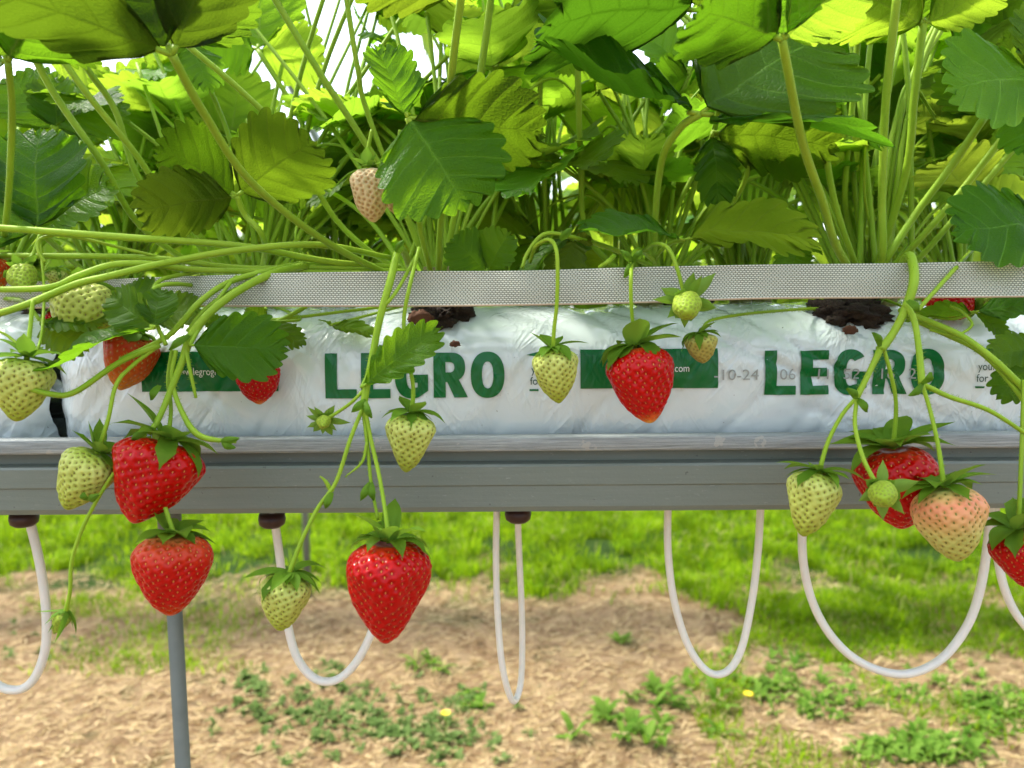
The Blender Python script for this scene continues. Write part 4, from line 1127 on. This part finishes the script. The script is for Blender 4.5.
CT = BZ + BH + 0.002
def crown_at(px, Y): return P(px, 300, Y).x
PL = {}
def mk(key, label, x, y): PL[key] = plant(label, x, y, CT - 0.001)
mk('a', 'strawberry plant rooted behind the left word on the bag, its leaf hiding the buff fruit', crown_at(438, .522), .522)
mk('b', 'strawberry plant behind the lone ripe strawberry, holding the dark folded leaf', crown_at(655, .575), .575)
mk('c', 'strawberry plant above the right word on the bag, bearing the right truss', crown_at(868, .522), .522)
mk('d', 'strawberry plant spreading its long stems left over the tape', crown_at(255, .57), .57)
mk('e', 'strawberry plant rooted at the bag end by the left edge', crown_at(-12, .53), .53)
mk('f', 'strawberry plant whose leaves enter at the right edge', crown_at(1100, .55), .55)
mk('g', 'strawberry plant at the back of the gutter behind the left word', crown_at(340, .635), .635)
mk('h', 'strawberry plant at the back of the gutter, centre, behind the lone unripe fruit', crown_at(545, .635), .635)
mk('i', 'strawberry plant at the back of the gutter between the two lettered words', crown_at(750, .635), .635)
mk('j', 'strawberry plant at the back of the gutter under the bright right leaves', crown_at(960, .635), .635)
mk('k', 'strawberry plant at the back of the gutter at far left', crown_at(120, .635), .635)

def W(q): return P(*q)
N0 = (.62, .70, .45)  # common leaf tint, darkened to stand for shade under the canopy
UPc = (-0.05, -0.85, 0.5)     # upper side turned to the camera
UN = (0.0, 0.75, 0.65)        # underside turned to the camera
LEV = (0.0, -0.12, 1.0)       # level leaf
DK = (.75, .85, .5); BLU = (.75, .85, 1.2); BR = (1.15, 1.2, 1.0); OL_SHADE = (.50, .52, .30)  # the olive tint carries canopy shade as darker leaf colour

def hero(key, path, rad, lf, from_crown=True):
    pl, c = PL[key]
    pts = [W(q) for q in path]
    if from_crown: pts = [c + Vector((0, 0, .004))] + pts
    add_leaf(pl, pts, rad, [(W(t), n, v, w, k) for (t, n, v, w, k) in lf], hairy=True)

# near leaf at top left, its stalk running down to the crown
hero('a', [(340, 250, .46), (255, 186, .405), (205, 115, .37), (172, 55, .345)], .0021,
     [((-60, -34, .30), UN, 'broad', .44, (.30, .36, .2)), ((228, -75, .33), UN, 'broad', .6, (.26, .30, .18)), ((110, -90, .34), UN, 'flat', .8, (.26, .30, .18))])  # these tints are darkened in place of shade from leaves overhead
hero('e', [(5, 230, .44), (12, 120, .40), (8, 62, .38)], .0018, [((-40, -30, .36), UN, 'broad', 1, DK), ((62, -50, .36), UN, 'flat', 1, DK), ((-70, 50, .37), UPc, 'flat', 1, DK)])
hero('d', [(150, 235, .50), (100, 160, .47), (55, 95, .46), (28, 45, .45)], .0021, [((-20, 5, .45), UN, 'flat', 1, N0), ((60, -45, .45), UN, 'broad', 1, OL_SHADE), ((100, 40, .46), UN, 'skewr', 1, DK)])
hero('d', [(185, 230, .50), (140, 160, .47), (88, 95, .45), (42, 30, .44)], .0020, [((64, 48, .45), UN, 'flat', .9, DK), ((10, -30, .44), UN, 'broad', 1, DK), ((85, -40, .44), UN, 'wavy', 1, DK)])
hero('d', [(190, 225, .53), (140, 180, .51), (115, 110, .50), (85, 65, .49), (66, 20, .49)], .0021, [((10, -30, .50), UN, 'flat', 1, N0), ((120, -50, .50), UN, 'flat', 1, N0)])
# left dark leaf, upper side
hero('k', [(60, 250, .48), (40, 232, .455)], .0018, [((30, 132, .45), UPc, 'broad', 1, DK), ((-60, 190, .44), UPc, 'broad', 1, DK), ((96, 180, .45), UPc, 'skewl', 1, DK)])
hero('k', [(75, 240, .54), (60, 180, .54), (55, 130, .55)], .0018, [((55, 78, .55), UPc, 'cup', 1, DK), ((10, 75, .55), UPc, 'flat', 1, DK), ((108, 90, .55), UPc, 'dome', 1, DK)])
# large underside leaf left of centre, canopy shade put into its olive tint
hero('d', [(265, 245, .465), (245, 215, .455), (237, 196, .45)], .0018, [((168, 146, .445), UN, 'broad', 1.0, OL_SHADE), ((312, 138, .44), UN, 'broad', .85, OL_SHADE), ((142, 208, .44), (0, .9, .55), 'flat', .75, OL_SHADE)])
# hero leaf before the buff fruit
hero('a', [(425, 250, .47), (418, 210, .445), (420, 160, .43), (408, 118, .42)], .0018,
     [((463, 196, .405), UPc, 'broad', 1.12, (.8, 1.0, .5)), ((378, 48, .415), (.5, -.7, .5), 'cup', .9, (.85, 1, .6)), ((538, 128, .42), UN, 'flat', .75, OL_SHADE)])
hero('a', [(440, 240, .48), (446, 150, .44), (452, 70, .41), (462, -10, .39)], .0021, [((360, -60, .36), UN, 'flat', 1, OL_SHADE), ((480, -100, .40), UN, 'flat', 1, N0)])
hero('a', [(370, 120, .50), (358, 70, .49), (345, -10, .48)], .0017, [((300, -60, .48), UN, 'flat', 1, N0), ((400, -60, .48), UN, 'flat', 1, N0)])
hero('a', [(390, 140, .40), (405, 90, .385), (400, 40, .375)], .0016, [((358, -48, .36), UN, 'flat', 1.0, OL_SHADE), ((448, -20, .37), UN, 'flat', .9, OL_SHADE), ((392, 96, .40), UN, 'flat', .8, OL_SHADE)]) if False else None
hero('a', [(460, 190, .50), (474, 110, .48), (484, 50, .47), (492, -10, .46)], .0022, [((455, -70, .46), UN, 'flat', 1, N0), ((540, -60, .46), UN, 'flat', 1, N0)])
hero('a', [(345, 230, .50), (290, 142, .475), (240, 90, .46), (188, 46, .45)], .0018, [((150, -10, .45), UN, 'cup', 1, N0), ((230, -30, .45), UN, 'cup', 1, N0)])
hero('a', [(400, 200, .51), (362, 138, .50), (318, 70, .49), (268, -12, .48)], .0021, [((230, -70, .48), UN, 'cup', 1, N0), ((320, -70, .48), UN, 'cup', 1, N0)])
hero('g', [(330, 200, .60), (300, 120, .60), (258, 50, .60)], .0020, [((320, 62, .62), UN, 'broad', 1, BR), ((262, -14, .62), UN, 'broad', 1, BR), ((205, 30, .62), UN, 'flat', 1, BR)])
hero('g', [(350, 220, .62), (380, 160, .62)], .0018, [((325, 145, .60), UPc, 'skewl', 1, N0), ((400, 100, .64), UN, 'flat', 1, N0), ((352, 200, .58), UPc, 'flat', .9, N0)])
hero('k', [(130, 200, .66), (110, 140, .68)], .0019, [((175, 98, .70), UN, 'broad', 1.1, BR), ((70, 78, .70), UN, 'broad', 1, BR), ((160, 160, .70), UN, 'flat', 1, BR)])
hero('g', [(300, 200, .64), (230, 140, .66)], .0019, [((150, 92, .68), UN, 'broad', 1.1, BR), ((240, 80, .68), UN, 'broad', 1, BR), ((185, 150, .64), UN, 'wavy', 1, BR)])
# folded cluster at centre right
hero('b', [(655, 225, .50), (662, 160, .455), (680, 128, .44), (700, 114, .435)], .0022,
     [((538, 92, .425), (.15, -.50, .85), 'curl', .95, (.42, .6, .38)), ((826, 22, .44), (-.35, -.9, .3), 'broad', 1.0, (.50, .62, .40)), ((876, 124, .43), (0, -.30, 1), 'flat', .85, (.8, .95, .8))])
hero('b', [(735, 200, .52), (745, 150, .50), (712, 132, .49)], .0017, [((830, 142, .48), UN, 'flat', .8, OL_SHADE), ((720, 200, .48), UPc, 'flat', .6, N0)])
hero('b', [(590, 240, .55), (581, 160, .53), (578, 80, .51), (577, 25, .50)], .0022, [((540, -30, .48), UN, 'flat', 1, N0), ((640, -30, .48), UN, 'broad', 1, N0), ((560, 70, .52), UN, 'flat', .8, BR)])
hero('h', [(545, 200, .57), (540, 100, .55), (546, -10, .52)], .0018, [((500, -60, .5), UN, 'flat', 1, N0), ((590, -60, .5), UN, 'flat', 1, N0)])
# leaf across the top, canopy shade painted into its dark tint
hero('b', [(690, 200, .56), (720, 100, .48), (700, 10, .44)], .0019, [((540, 8, .41), (0.05, .35, .95), 'broad', 1.05, (.26, .38, .25)), ((700, -70, .42), UN, 'flat', 1, OL_SHADE)])
hero('h', [(600, 200, .60), (668, 120, .62), (690, 72, .62)], .0018, [((640, 30, .62), UPc, 'cup', .9, (.8, 1, .8)), ((735, 15, .62), UN, 'flat', 1, N0), ((652, 100, .60), UN, 'skewl', .9, N0)])
hero('c', [(838, 250, .46), (822, 200, .43), (802, 140, .40), (782, 40, .36)], [.0026, .0025, .0024, .0023, .0021], [((690, 2, .33), UN, 'broad', .7, (.55, .6, .4)), ((795, -70, .34), UN, 'flat', 1, BR), ((860, -30, .35), UN, 'flat', 1, BR)])
hero('c', [(850, 250, .50), (832, 190, .49), (822, 110, .48), (818, -10, .46)], .0021, [((780, -70, .46), UN, 'flat', 1, N0), ((870, -80, .46), UN, 'flat', 1, N0)])
hero('c', [(850, 230, .54), (845, 190, .53), (852, 110, .52), (862, -10, .50)], .0020, [((830, -80, .5), UN, 'flat', 1, N0), ((920, -80, .5), UN, 'flat', 1, N0)])
hero('c', [(882, 262, .47), (882, 200, .46), (886, 100, .45), (898, -12, .43)], .0024, [((850, -90, .43), UN, 'flat', 1, N0), ((960, -80, .43), UN, 'flat', 1, N0)])
hero('c', [(905, 176, .49), (914, 100, .48), (923, 24, .47)], .0026, [((842, -16, .45), UN, 'cup', .95, (1.1, 1.1, .8)), ((915, -62, .46), UN, 'cup', .9, (1.1, 1.1, .8)), ((1008, -20, .45), UN, 'cup', .95, (1.1, 1.1, .8))])
hero('c', [(885, 262, .47), (915, 215, .47), (950, 168, .46), (984, 118, .45)], .0024, [((960, 60, .45), UN, 'flat', 1, N0), ((1050, 60, .44), UN, 'flat', 1, N0)])
hero('c', [(905, 255, .49), (950, 205, .48), (1006, 134, .47), (1050, 80, .46)], .0022, [((1000, 40, .46), UN, 'flat', 1, N0), ((1090, 40, .45), UN, 'flat', 1, N0)])
hero('c', [(915, 262, .51), (970, 200, .50), (1026, 136, .49), (1080, 90, .48)], .0020, [((1040, 40, .48), UN, 'flat', 1, N0)])
hero('f', [(1060, 200, .45), (1050, 120, .43), (1040, 80, .42)], .0020, [((962, 78, .41), UPc, 'broad', 1.15, (.9, 1.15, .6)), ((1030, 150, .42), UPc, 'flat', 1, (.7, 1, .6)), ((1060, 0, .42), UPc, 'flat', 1, N0)])
hero('f', [(1080, 240, .45), (1056, 225, .43)], .0018, [((966, 225, .42), UPc, 'flat', .95, (.7, .95, .7)), ((1050, 290, .42), UPc, 'flat', .9, N0)])
hero('j', [(960, 200, .60), (958, 150, .62), (935, 90, .62)], .0020, [((812, 82, .64), UN, 'broad', 1.0, BR), ((925, 20, .62), UN, 'flat', 1, N0), ((990, 105, .62), UN, 'flat', 1, BR)])
hero('j', [(945, 220, .58), (935, 170, .57), (928, 95, .56), (955, 55, .56)], .0016, [((995, -10, .56), UN, 'broad', 1, BR), ((1030, 70, .56), UN, 'broad', 1, BR), ((930, 110, .56), UN, 'flat', .8, N0)])
hero('j', [(895, 230, .62), (915, 180, .64), (908, 180, .64)], .0018, [((905, 100, .64), UN, 'flat', .9, N0), ((850, 190, .62), UN, 'wavy', 1, N0), ((950, 150, .63), UN, 'flat', 1, N0)])
hero('i', [(760, 220, .60), (800, 150, .62), (830, 120, .62)], .0018, [((880, 40, .62), UN, 'flat', 1, N0), ((800, 70, .62), UN, 'flat', 1, N0), ((905, 110, .62), UN, 'broad', .9, BR)])
# low leaves just over the tape
hero('b', [(655, 262, .50), (668, 245, .465), (684, 240, .452)], .0013, [((592, 212, .435), (.1, -.35, .95), 'narrow', 1.15, (.6, .85, .55)), ((795, 204, .44), (0, .45, .9), 'droop', .75, (1, 1, .7))])
hero('a', [(470, 275, .47), (486, 272, .45)], .0011, [((456, 240, .44), UPc, 'broad', 1.0, DK), ((508, 234, .44), UPc, 'cup', 1.0, DK)])
hero('h', [(545, 262, .50), (562, 243, .452), (574, 238, .445)], .0011, [((560, 274, .43), UPc, 'wavy', .8, (.55, .5, .5)), ((508, 268, .44), LEV, 'droop', .9, (.6, .7, .55)), ((592, 240, .45), UPc, 'flat', .8, (.6, .5, .5))])
hero('g', [(300, 250, .50), (298, 222, .50), (300, 212, .50)], .0009, [((304, 196, .50), (1, -.3, .2), 'narrow', .9, DK)])
# leaf hanging before the left word
hero('a', [(372, 366, .401), (366, 378, .397), (361, 388, .394)], .0009, [((431, 329, .390), (-.2, -.95, .15), 'narrow', .68, (.9, 1.05, .6))], False)
# left: leaves under and before the tape
hero('d', [(240, 275, .44), (205, 320, .41), (190, 345, .40)], .0011, [((278, 348, .398), (-.05, -1, .15), 'broad', .66, (.5, .75, .4))])
hero('d', [(190, 285, .44), (152, 290, .41), (150, 320, .40), (154, 328, .395)], .0012, [((38, 352, .385), (.05, -.25, 1.0), 'narrow', .85, (.65, .85, .45)), ((108, 296, .40), (-.3, -.85, .3), 'flat', .7, DK), ((160, 290, .40), (0, -.9, .3), 'flat', 1, DK)])
hero('d', [(170, 300, .46), (152, 320, .43)], .0011, [((128, 284, .43), UPc, 'broad', 1.0, DK), ((196, 305, .43), UPc, 'flat', .9, DK)])
hero('e', [(20, 300, .44), (40, 320, .42)], .0011, [((100, 318, .42), (0, -.5, .9), 'flat', .9, DK), ((80, 345, .41), UPc, 'narrow', 1, DK)])
hero('d', [(265, 310, .47), (230, 330, .455)], .0009, [((206, 318, .45), UPc, 'narrow', 1, DK), ((250, 345, .45), UPc, 'narrow', 1, N0)])
hero('d', [(300, 318, .47), (268, 322, .455)], .0009, [((300, 340, .445), (0, -.5, .85), 'narrow', .9, N0), ((248, 308, .45), UPc, 'flat', .9, DK)])
hero('a', [(350, 320, .475), (330, 325, .465)], .0009, [((322, 318, .455), (0, -.4, .9), 'narrow', .9, DK), ((372, 330, .46), (0, -.4, .9), 'flat', .6, DK)])
# right: dark toothed leaf under the tape
hero('c', [(940, 318, .45), (975, 312, .44)], .0010, [((1050, 300, .42), (.05, -.55, .8), 'broad', .8, (.5, .75, .6)), ((1010, 335, .43), UPc, 'narrow', .8, DK), ((910, 312, .45), (0, .3, .9), 'flat', .8, (1, 1, .8))])
hero('f', [(1040, 330, .43), (1045, 350, .42)], .0010, [((1000, 348, .41), UPc, 'narrow', .9, DK), ((1005, 392, .41), UPc, 'narrow', .9, DK)])
hero('i', [(780, 255, .54), (800, 245, .53)], .0010, [((822, 250, .53), (0, -.5, .8), 'flat', .9, DK), ((790, 268, .50), (0, -.5, .9), 'narrow', .9, DK)])

# runners and fruit trusses (parts of their plants)
def truss(key, name, *paths):
    pl, c = PL[key]; parts = []
    for pts, rad in paths: parts.append(hairs([W(q) for q in pts], rad)); parts.append(tube([W(q) for q in pts], [x * .86 for x in rad] if isinstance(rad, list) else rad * .86, 8, 8))
    v, f = merge(*parts); return wobj(name, v, f, M['truss'], pl)
def bract(px, py, Y, tx, ty, w=.0022):
    a, b = P(px, py, Y), P(tx, ty, Y - .004); d = b - a; L = d.length; d.normalize(); s = d.cross(Vector((0, 1, 0))).normalized()
    V, Fc = [], []
    for i in range(6):
        t = i / 5; ww = w * math.sin(PI * (.15 + .8 * t))
        for j in (-1, 0, 1): V.append(a + d * L * t + s * ww * j + Vector((0, -0.002 * (1 - abs(j)) - .003 * math.sin(PI * t), 0)))
    for i in range(5):
        for j in range(2): q = i * 3 + j; Fc.append((q, q + 3, q + 4, q + 1))
    return V, Fc
def bracts(key, lst):
    pl, c = PL[key]; 
    for b in lst:
        v, f = bract(*b); wobj('bract', v, f, M['sepal'], pl)

truss('a', 'truss_stem',
      ([(415, 300, .50), (408, 262, .45), (399, 250, .424), (390, 282, .408), (380, 318, .404), (374, 348, .402), (367, 385, .398), (363, 408, .396)], [.0026, .0026, .0026, .0026, .0025, .0024, .0024, .0026]),
      ([(416, 256, .424), (396, 292, .406), (380, 310, .404)], .0012),
      ([(363, 408, .396), (368, 450, .392), (371, 482, .388), (378, 520, .382)], [.0014, .0012, .0011, .0009]),
      ([(367, 442, .391), (362, 462, .389), (345, 477, .387)], [.0010, .0009, .0003]),
      ([(332, 492, .386), (326, 482, .385), (320, 476, .384)], [.0016, .0012, .0003]))
bracts('a', [(366, 400, .394, 352, 412), (364, 400, .394, 372, 418), (371, 482, .386, 361, 500), (371, 482, .386, 374, 500), (332, 492, .383, 326, 508), (396, 254, .42, 404, 240)])
truss('d', 'truss_stem',
      ([(330, 262, .50), (285, 270, .44), (250, 284, .42), (215, 308, .41), (192, 335, .405), (182, 362, .402), (170, 392, .398), (158, 420, .393), (148, 434, .389)], [.0028, .0028, .0028, .0027, .0030, .0024, .0021, .0019, .0021]),
      ([(310, 262, .50), (280, 268, .44), (232, 281, .425), (202, 300, .413), (182, 322, .408), (165, 338, .405), (120, 360, .40)], [.0020, .0020, .0020, .0020, .0020, .0018, .0015]),
      ([(320, 262, .51), (285, 272, .45), (235, 290, .425), (205, 310, .414), (188, 332, .408)], .0017),
      ([(160, 345, .404), (120, 362, .398), (75, 392, .39), (50, 394, .385), (20, 386, .38), (-25, 376, .38)], [.0019, .0018, .0018, .0018, .0017, .0015]),
      ([(215, 270, .46), (180, 275, .435), (158, 282, .42), (152, 300, .41), (156, 322, .405), (166, 345, .402)], .0014),
      ([(176, 350, .402), (172, 380, .400), (182, 412, .396), (200, 436, .392), (236, 442, .39)], [.0014, .0015, .0017, .0020, .0009]),
      ([(185, 345, .403), (190, 370, .40), (196, 398, .40)], [.0014, .0012, .0010]))
bracts('d', [(150, 428, .387, 132, 440), (90, 500, .377, 84, 492), (90, 500, .377, 100, 494), (222, 441, .388, 240, 438), (222, 441, .388, 236, 448), (190, 335, .402, 170, 350), (160, 385, .398, 152, 400)])
truss('d', 'runner',
      ([(400, 268, .50), (330, 262, .47), (240, 246, .45), (120, 237, .43), (0, 228, .42), (-60, 225, .42)], [.0025, .0025, .0024, .0024, .0023, .0022]),
      ([(410, 272, .50), (330, 268, .47), (240, 268, .455), (150, 258, .445), (20, 256, .44), (-50, 258, .44)], .0021),
      ([(390, 258, .50), (320, 245, .46), (240, 250, .44), (165, 263, .425), (110, 276, .412), (80, 283, .408), (52, 294, .405), (20, 307, .40), (-30, 322, .40)], [.0022, .0023, .0023, .0023, .0023, .0023, .0023, .0022, .0022]),
      ([(410, 275, .49), (300, 272, .46), (200, 270, .44), (150, 264, .43), (112, 265, .42), (78, 276, .412), (45, 288, .408), (-40, 290, .41)], [.0020, .0021, .0021, .0022, .0022, .0022, .0021, .0020]),
      ([(160, 310, .455), (200, 322, .46), (270, 320, .47), (340, 312, .48), (400, 305, .50)], .0012),
      ([(225, 318, .46), (262, 326, .465), (300, 310, .475), (310, 300, .48)], [.0012, .0014, .0017, .0018]))
truss('e', 'runner', ([(-30, 340, .40), (0, 332, .40), (35, 352, .395), (44, 300, .42), (40, 240, .44)], .0009),
      ([(45, 262, .42), (38, 250, .42), (42, 238, .425), (70, 236, .43), (130, 250, .44), (180, 262, .45)], .0011))
truss('c', 'truss_stem',
      ([(880, 300, .50), (900, 268, .44), (910, 256, .424), (914, 280, .405), (905, 310, .402), (892, 335, .40), (880, 350, .397)], [.0028, .0029, .0030, .0030, .0026, .0024, .0030]),
      ([(880, 350, .397), (868, 375, .393), (857, 397, .389)], [.0022, .0018, .0020]),
      ([(905, 304, .402), (914, 320, .398), (919, 350, .392), (922, 384, .386)], [.0022, .0020, .0020, .0023]),
      ([(922, 384, .386), (950, 397, .384), (990, 411, .382), (1035, 440, .382)], [.0017, .0015, .0014, .0012]),
      ([(972, 250, .44), (952, 272, .415), (934, 292, .405), (916, 312, .400)], .0014),
      ([(900, 310, .45), (930, 322, .43), (965, 338, .415), (1000, 365, .405), (1040, 405, .40)], [.0020, .0022, .0022, .0022, .0022]),
      ([(905, 316, .45), (940, 332, .43), (980, 352, .415), (1012, 385, .405), (1040, 425, .40)], .0017),
      ([(930, 330, .43), (955, 335, .42), (972, 325, .42), (962, 312, .425), (950, 306, .43)], .0009))
bracts('c', [(880, 346, .393, 872, 332), (857, 398, .385, 866, 412), (857, 398, .385, 846, 388), (922, 384, .382, 908, 396), (922, 384, .382, 930, 372), (907, 300, .398, 918, 312)])
truss('b', 'truss_stem', ([(655, 262, .50), (640, 250, .44), (632, 258, .425), (631, 272, .412)], [.0016, .0018, .0018, .0013]),
      ([(655, 268, .52), (615, 250, .47), (575, 238, .445), (545, 234, .435), (528, 252, .432), (522, 268, .43)], [.0017, .0018, .0016, .0014, .0013, .0012]),
      ([(600, 268, .43), (608, 262, .425), (614, 256, .43)], .0018))
bracts('b', [(632, 262, .42, 624, 278), (632, 262, .42, 642, 250), (632, 262, .42, 620, 250), (560, 240, .43, 572, 228)])
# dry scraps at the crowns
for key, lst in (('a', [(455, 344, .462, .007, .004), (420, 318, .468, .016, .010)]), ('c', [(850, 330, .466, .010, .006)])):
    pl, c = PL[key]; parts = []
    for (px, py, Y, a, b) in lst:
        p = P(px, py, Y); parts.append(clump(p.x, p.y, p.z, a * .45, .002, b * .45, px, 14))
    for v, f in parts: wobj('dry_scrap', v, f, M['dry'], pl)

# ------------------------------------------------------------------ the mass of ordinary leaves
rr = random.Random(42)
def to_px(p):
    d = ROT.transposed() @ (Vector(p) - CAM)
    return 512 + F * d.x / -d.z, 384 - F * d.y / -d.z
def tri(end, out, size, rnd, bright):
    """three leaflets at the end of a petiole: level-ish, facing the sky"""
    up = Vector((rnd.gauss(0, .38), rnd.gauss(0, .38) + .10, 1)).normalized()
    o = Vector(out); o = (o - up * o.dot(up)).normalized(); s = up.cross(o)
    res = []
    for k, a in enumerate((0, 1.25, -1.25)):
        a += rnd.uniform(-.2, .2)
        d = o * math.cos(a) + s * math.sin(a)
        L = size * (1 if k == 0 else .92) * rnd.uniform(.9, 1.1)
        droop = rnd.uniform(-.35, .35)
        tip = Vector(end) + (d + up * (-droop)).normalized() * L
        n = up + d * droop + s * (0.35 * math.copysign(1, a) if k else 0) * -1
        v = rnd.uniform(.85, 1.45)
        c = (v * bright * rnd.uniform(.85, 1.15), v * bright, v * bright * .9)
        res.append((tip, n, rnd.choice(LK), rnd.uniform(.92, 1.08), c))
    return res
count = 0
for key, n, hmin, hmax in (('a', 15, .08, .34), ('b', 17, .08, .34), ('c', 14, .10, .34), ('d', 16, .08, .32), ('e', 12, .06, .30), ('f', 12, .06, .32),
                           ('g', 25, .05, .32), ('h', 27, .05, .32), ('i', 27, .05, .32), ('j', 25, .05, .32), ('k', 24, .05, .30)):
    pl, c = PL[key]; back = key in 'ghijk'
    k = tries = 0
    while k < n and tries < 900:
        tries += 1
        az = rr.uniform(0, 2 * PI)
        h = hmin + (hmax - hmin) * rr.random() ** .8
        reach = rr.uniform(.02, .17)
        end = c + Vector((math.cos(az) * reach, math.sin(az) * reach * (1.25 if math.sin(az) > 0 else .5) + (0.05 if back else 0.02), h))
        if end.y < (.56 if back else .52): continue
        px, py = to_px(end)
        if not (-90 < px < 1120 and -190 < py < 275): continue
        if end.z < 1.37 and end.y < .60: continue
        sky_gap = (20 < px < 130 and py < 75) or (215 < px < 365 and py < 100) or (500 < px < 570 and py < 70) or (640 < px < 720 and py < 60) or (790 < px < 870 and py < 70)
        if sky_gap and rr.random() < .8: continue
        size = rr.uniform(.036, .066)
        mid = c + (end - c) * .5 + Vector((-math.cos(az) * .012, -math.sin(az) * .012, .02 * rr.uniform(.3, 1.4)))
        lf = tri(end, (math.cos(az), math.sin(az), 0), size, rr, 1.0 if not back else 1.15)
        if any(t[0].y < .47 for t in lf): continue
        def gap(x, y): return (15 < x < 130 and y < 80) or (215 < x < 365 and y < 105) or (500 < x < 570 and y < 75) or (640 < x < 720 and y < 75) or (790 < x < 875 and y < 75)
        ins = [gap(*to_px(t[0] * f + end * (1 - f))) for t in lf for f in (.5, 1)]
        if any(ins) and rr.random() < .9: continue
        add_leaf(pl, [c + Vector((rr.uniform(-.012, .012), rr.uniform(-.008, .008), .002)), mid, end], [.0022, .0018, .0015], lf, segs=6)
        k += 1; count += 1
print('random leaves', count)
# extra thin fruit stems standing among the petioles
for key in 'abcdghijk':
    pl, c = PL[key]
    for q in range(7):
        az = rr.uniform(0, 2 * PI); reach = rr.uniform(.03, .24); h = rr.uniform(.18, .34)
        e = c + Vector((math.cos(az) * reach, abs(math.sin(az)) * reach * .7, h)); b0 = c + Vector((rr.uniform(-.035, .035), rr.uniform(-.006, .01), 0))
        m = b0 + (e - b0) * .5 + Vector((-math.cos(az) * rr.uniform(-.01, .035), rr.uniform(-.01, .01), rr.uniform(-.01, .03)))
        v, f = tube([b0, m, e], [.0021, .0017, .0013], 6, 8)
        wobj('leaf_stalk', v, f, M['stem'], pl)
    for q in range(5):
        az = rr.uniform(0, 2 * PI); reach = rr.uniform(.03, .12); h = rr.uniform(.05, .16)
        e = c + Vector((math.cos(az) * reach, abs(math.sin(az)) * reach * .8, h))
        m = c + (e - c) * .55 + Vector((0, 0, .03))
        e2 = e + Vector((math.cos(az) * .03, 0.01, -.02))
        v, f = tube([c, m, e, e2], [.0013, .0012, .0010, .0006], 6, 6)
        wobj('flower_stem', v, f, M['stem'], pl)

# ------------------------------------------------------------------ plants of the row behind
def far_plant(seed):
    r = random.Random(seed)
    o = empty('strawberry_plant', Matrix.Identity(4), label='x', cat='strawberry plant', group='strawberry plants of the row behind')
    me_parts = []; st = []
    V, Fc = [], []
    for k in range(30):
        az = r.uniform(0, 2 * PI); h = r.uniform(.04, .34); reach = r.uniform(.03, .24)
        e = Vector((math.cos(az) * reach, math.sin(az) * reach, h))
        st.append(tube([(0, 0, 0), e * .5 + Vector((0, 0, .05)), e], .0022, 5, 3))
        for (tip, nrm, var, ws, cc) in tri(e, (math.cos(az), math.sin(az), 0), r.uniform(.055, .09), r, 1.0):
            m = leaf_matrix(e, tip, nrm, ws)
            n = 7; b = len(V)
            for i in range(n + 1):
                t = i / n; w = .42 * math.sin(PI * min(1, t ** .8 * .97 + .02)) ** .7
                for j in (-1, 0, 1): V.append(m @ Vector((t, w * j * (1 + .08 * ((i % 2) * 2 - 1)), .25 * abs(j) * w - .2 * t * t)))
            for i in range(n):
                for j in range(2): q = b + i * 3 + j; Fc.append((q, q + 3, q + 4, q + 1))
    link('foliage', mesh('foliage', V, Fc, M['far_leaf']), o)
    v, f = merge(*st); link('stems', mesh('stems', v, f, M['stem']), o)
    return o
FP = [far_plant(1), far_plant(2), far_plant(3)]
lab = 'leafy strawberry plant of the blurred row behind, seen between the near stems'
i = 0
for ry, dy, hw in ((RY, .08, 1.6), (RY, .20, 1.7), (RZ, .10, 2.6)):
    for k in range(-int(hw / .2), int(hw / .2) + 1):
        x = k * .2 + rr.uniform(-.04, .04) + dy
        src = FP[i % 3]; o = src if i < 3 else copy_tree(src)
        o.matrix_basis = Matrix.Translation((x, ry + dy, CT - .01)) @ Matrix.Rotation(rr.uniform(0, 6.28), 4, 'Z') @ Matrix.Scale(rr.uniform(.85, 1.15), 4)
        o['label'] = lab; i += 1
main_bag = bags[0]
for ry, xs_, nm in ((RY, (-1.06, -.02, 1.02), 'next'), (RZ, (-2.1, -1.06, -.02, 1.02, 2.06), 'farther')):
    for x in xs_:
        c = copy_tree(main_bag)
        for ch in list(c.children):
            if ch.name.startswith(('date', 'substrate')): bpy.data.objects.remove(ch)
        c.location = (x, ry + .11, BZ - BH)
        c['group'] = 'bags of the %s row behind' % nm; c['label'] = 'white grow bag of the %s row behind, hidden by the near bag' % nm
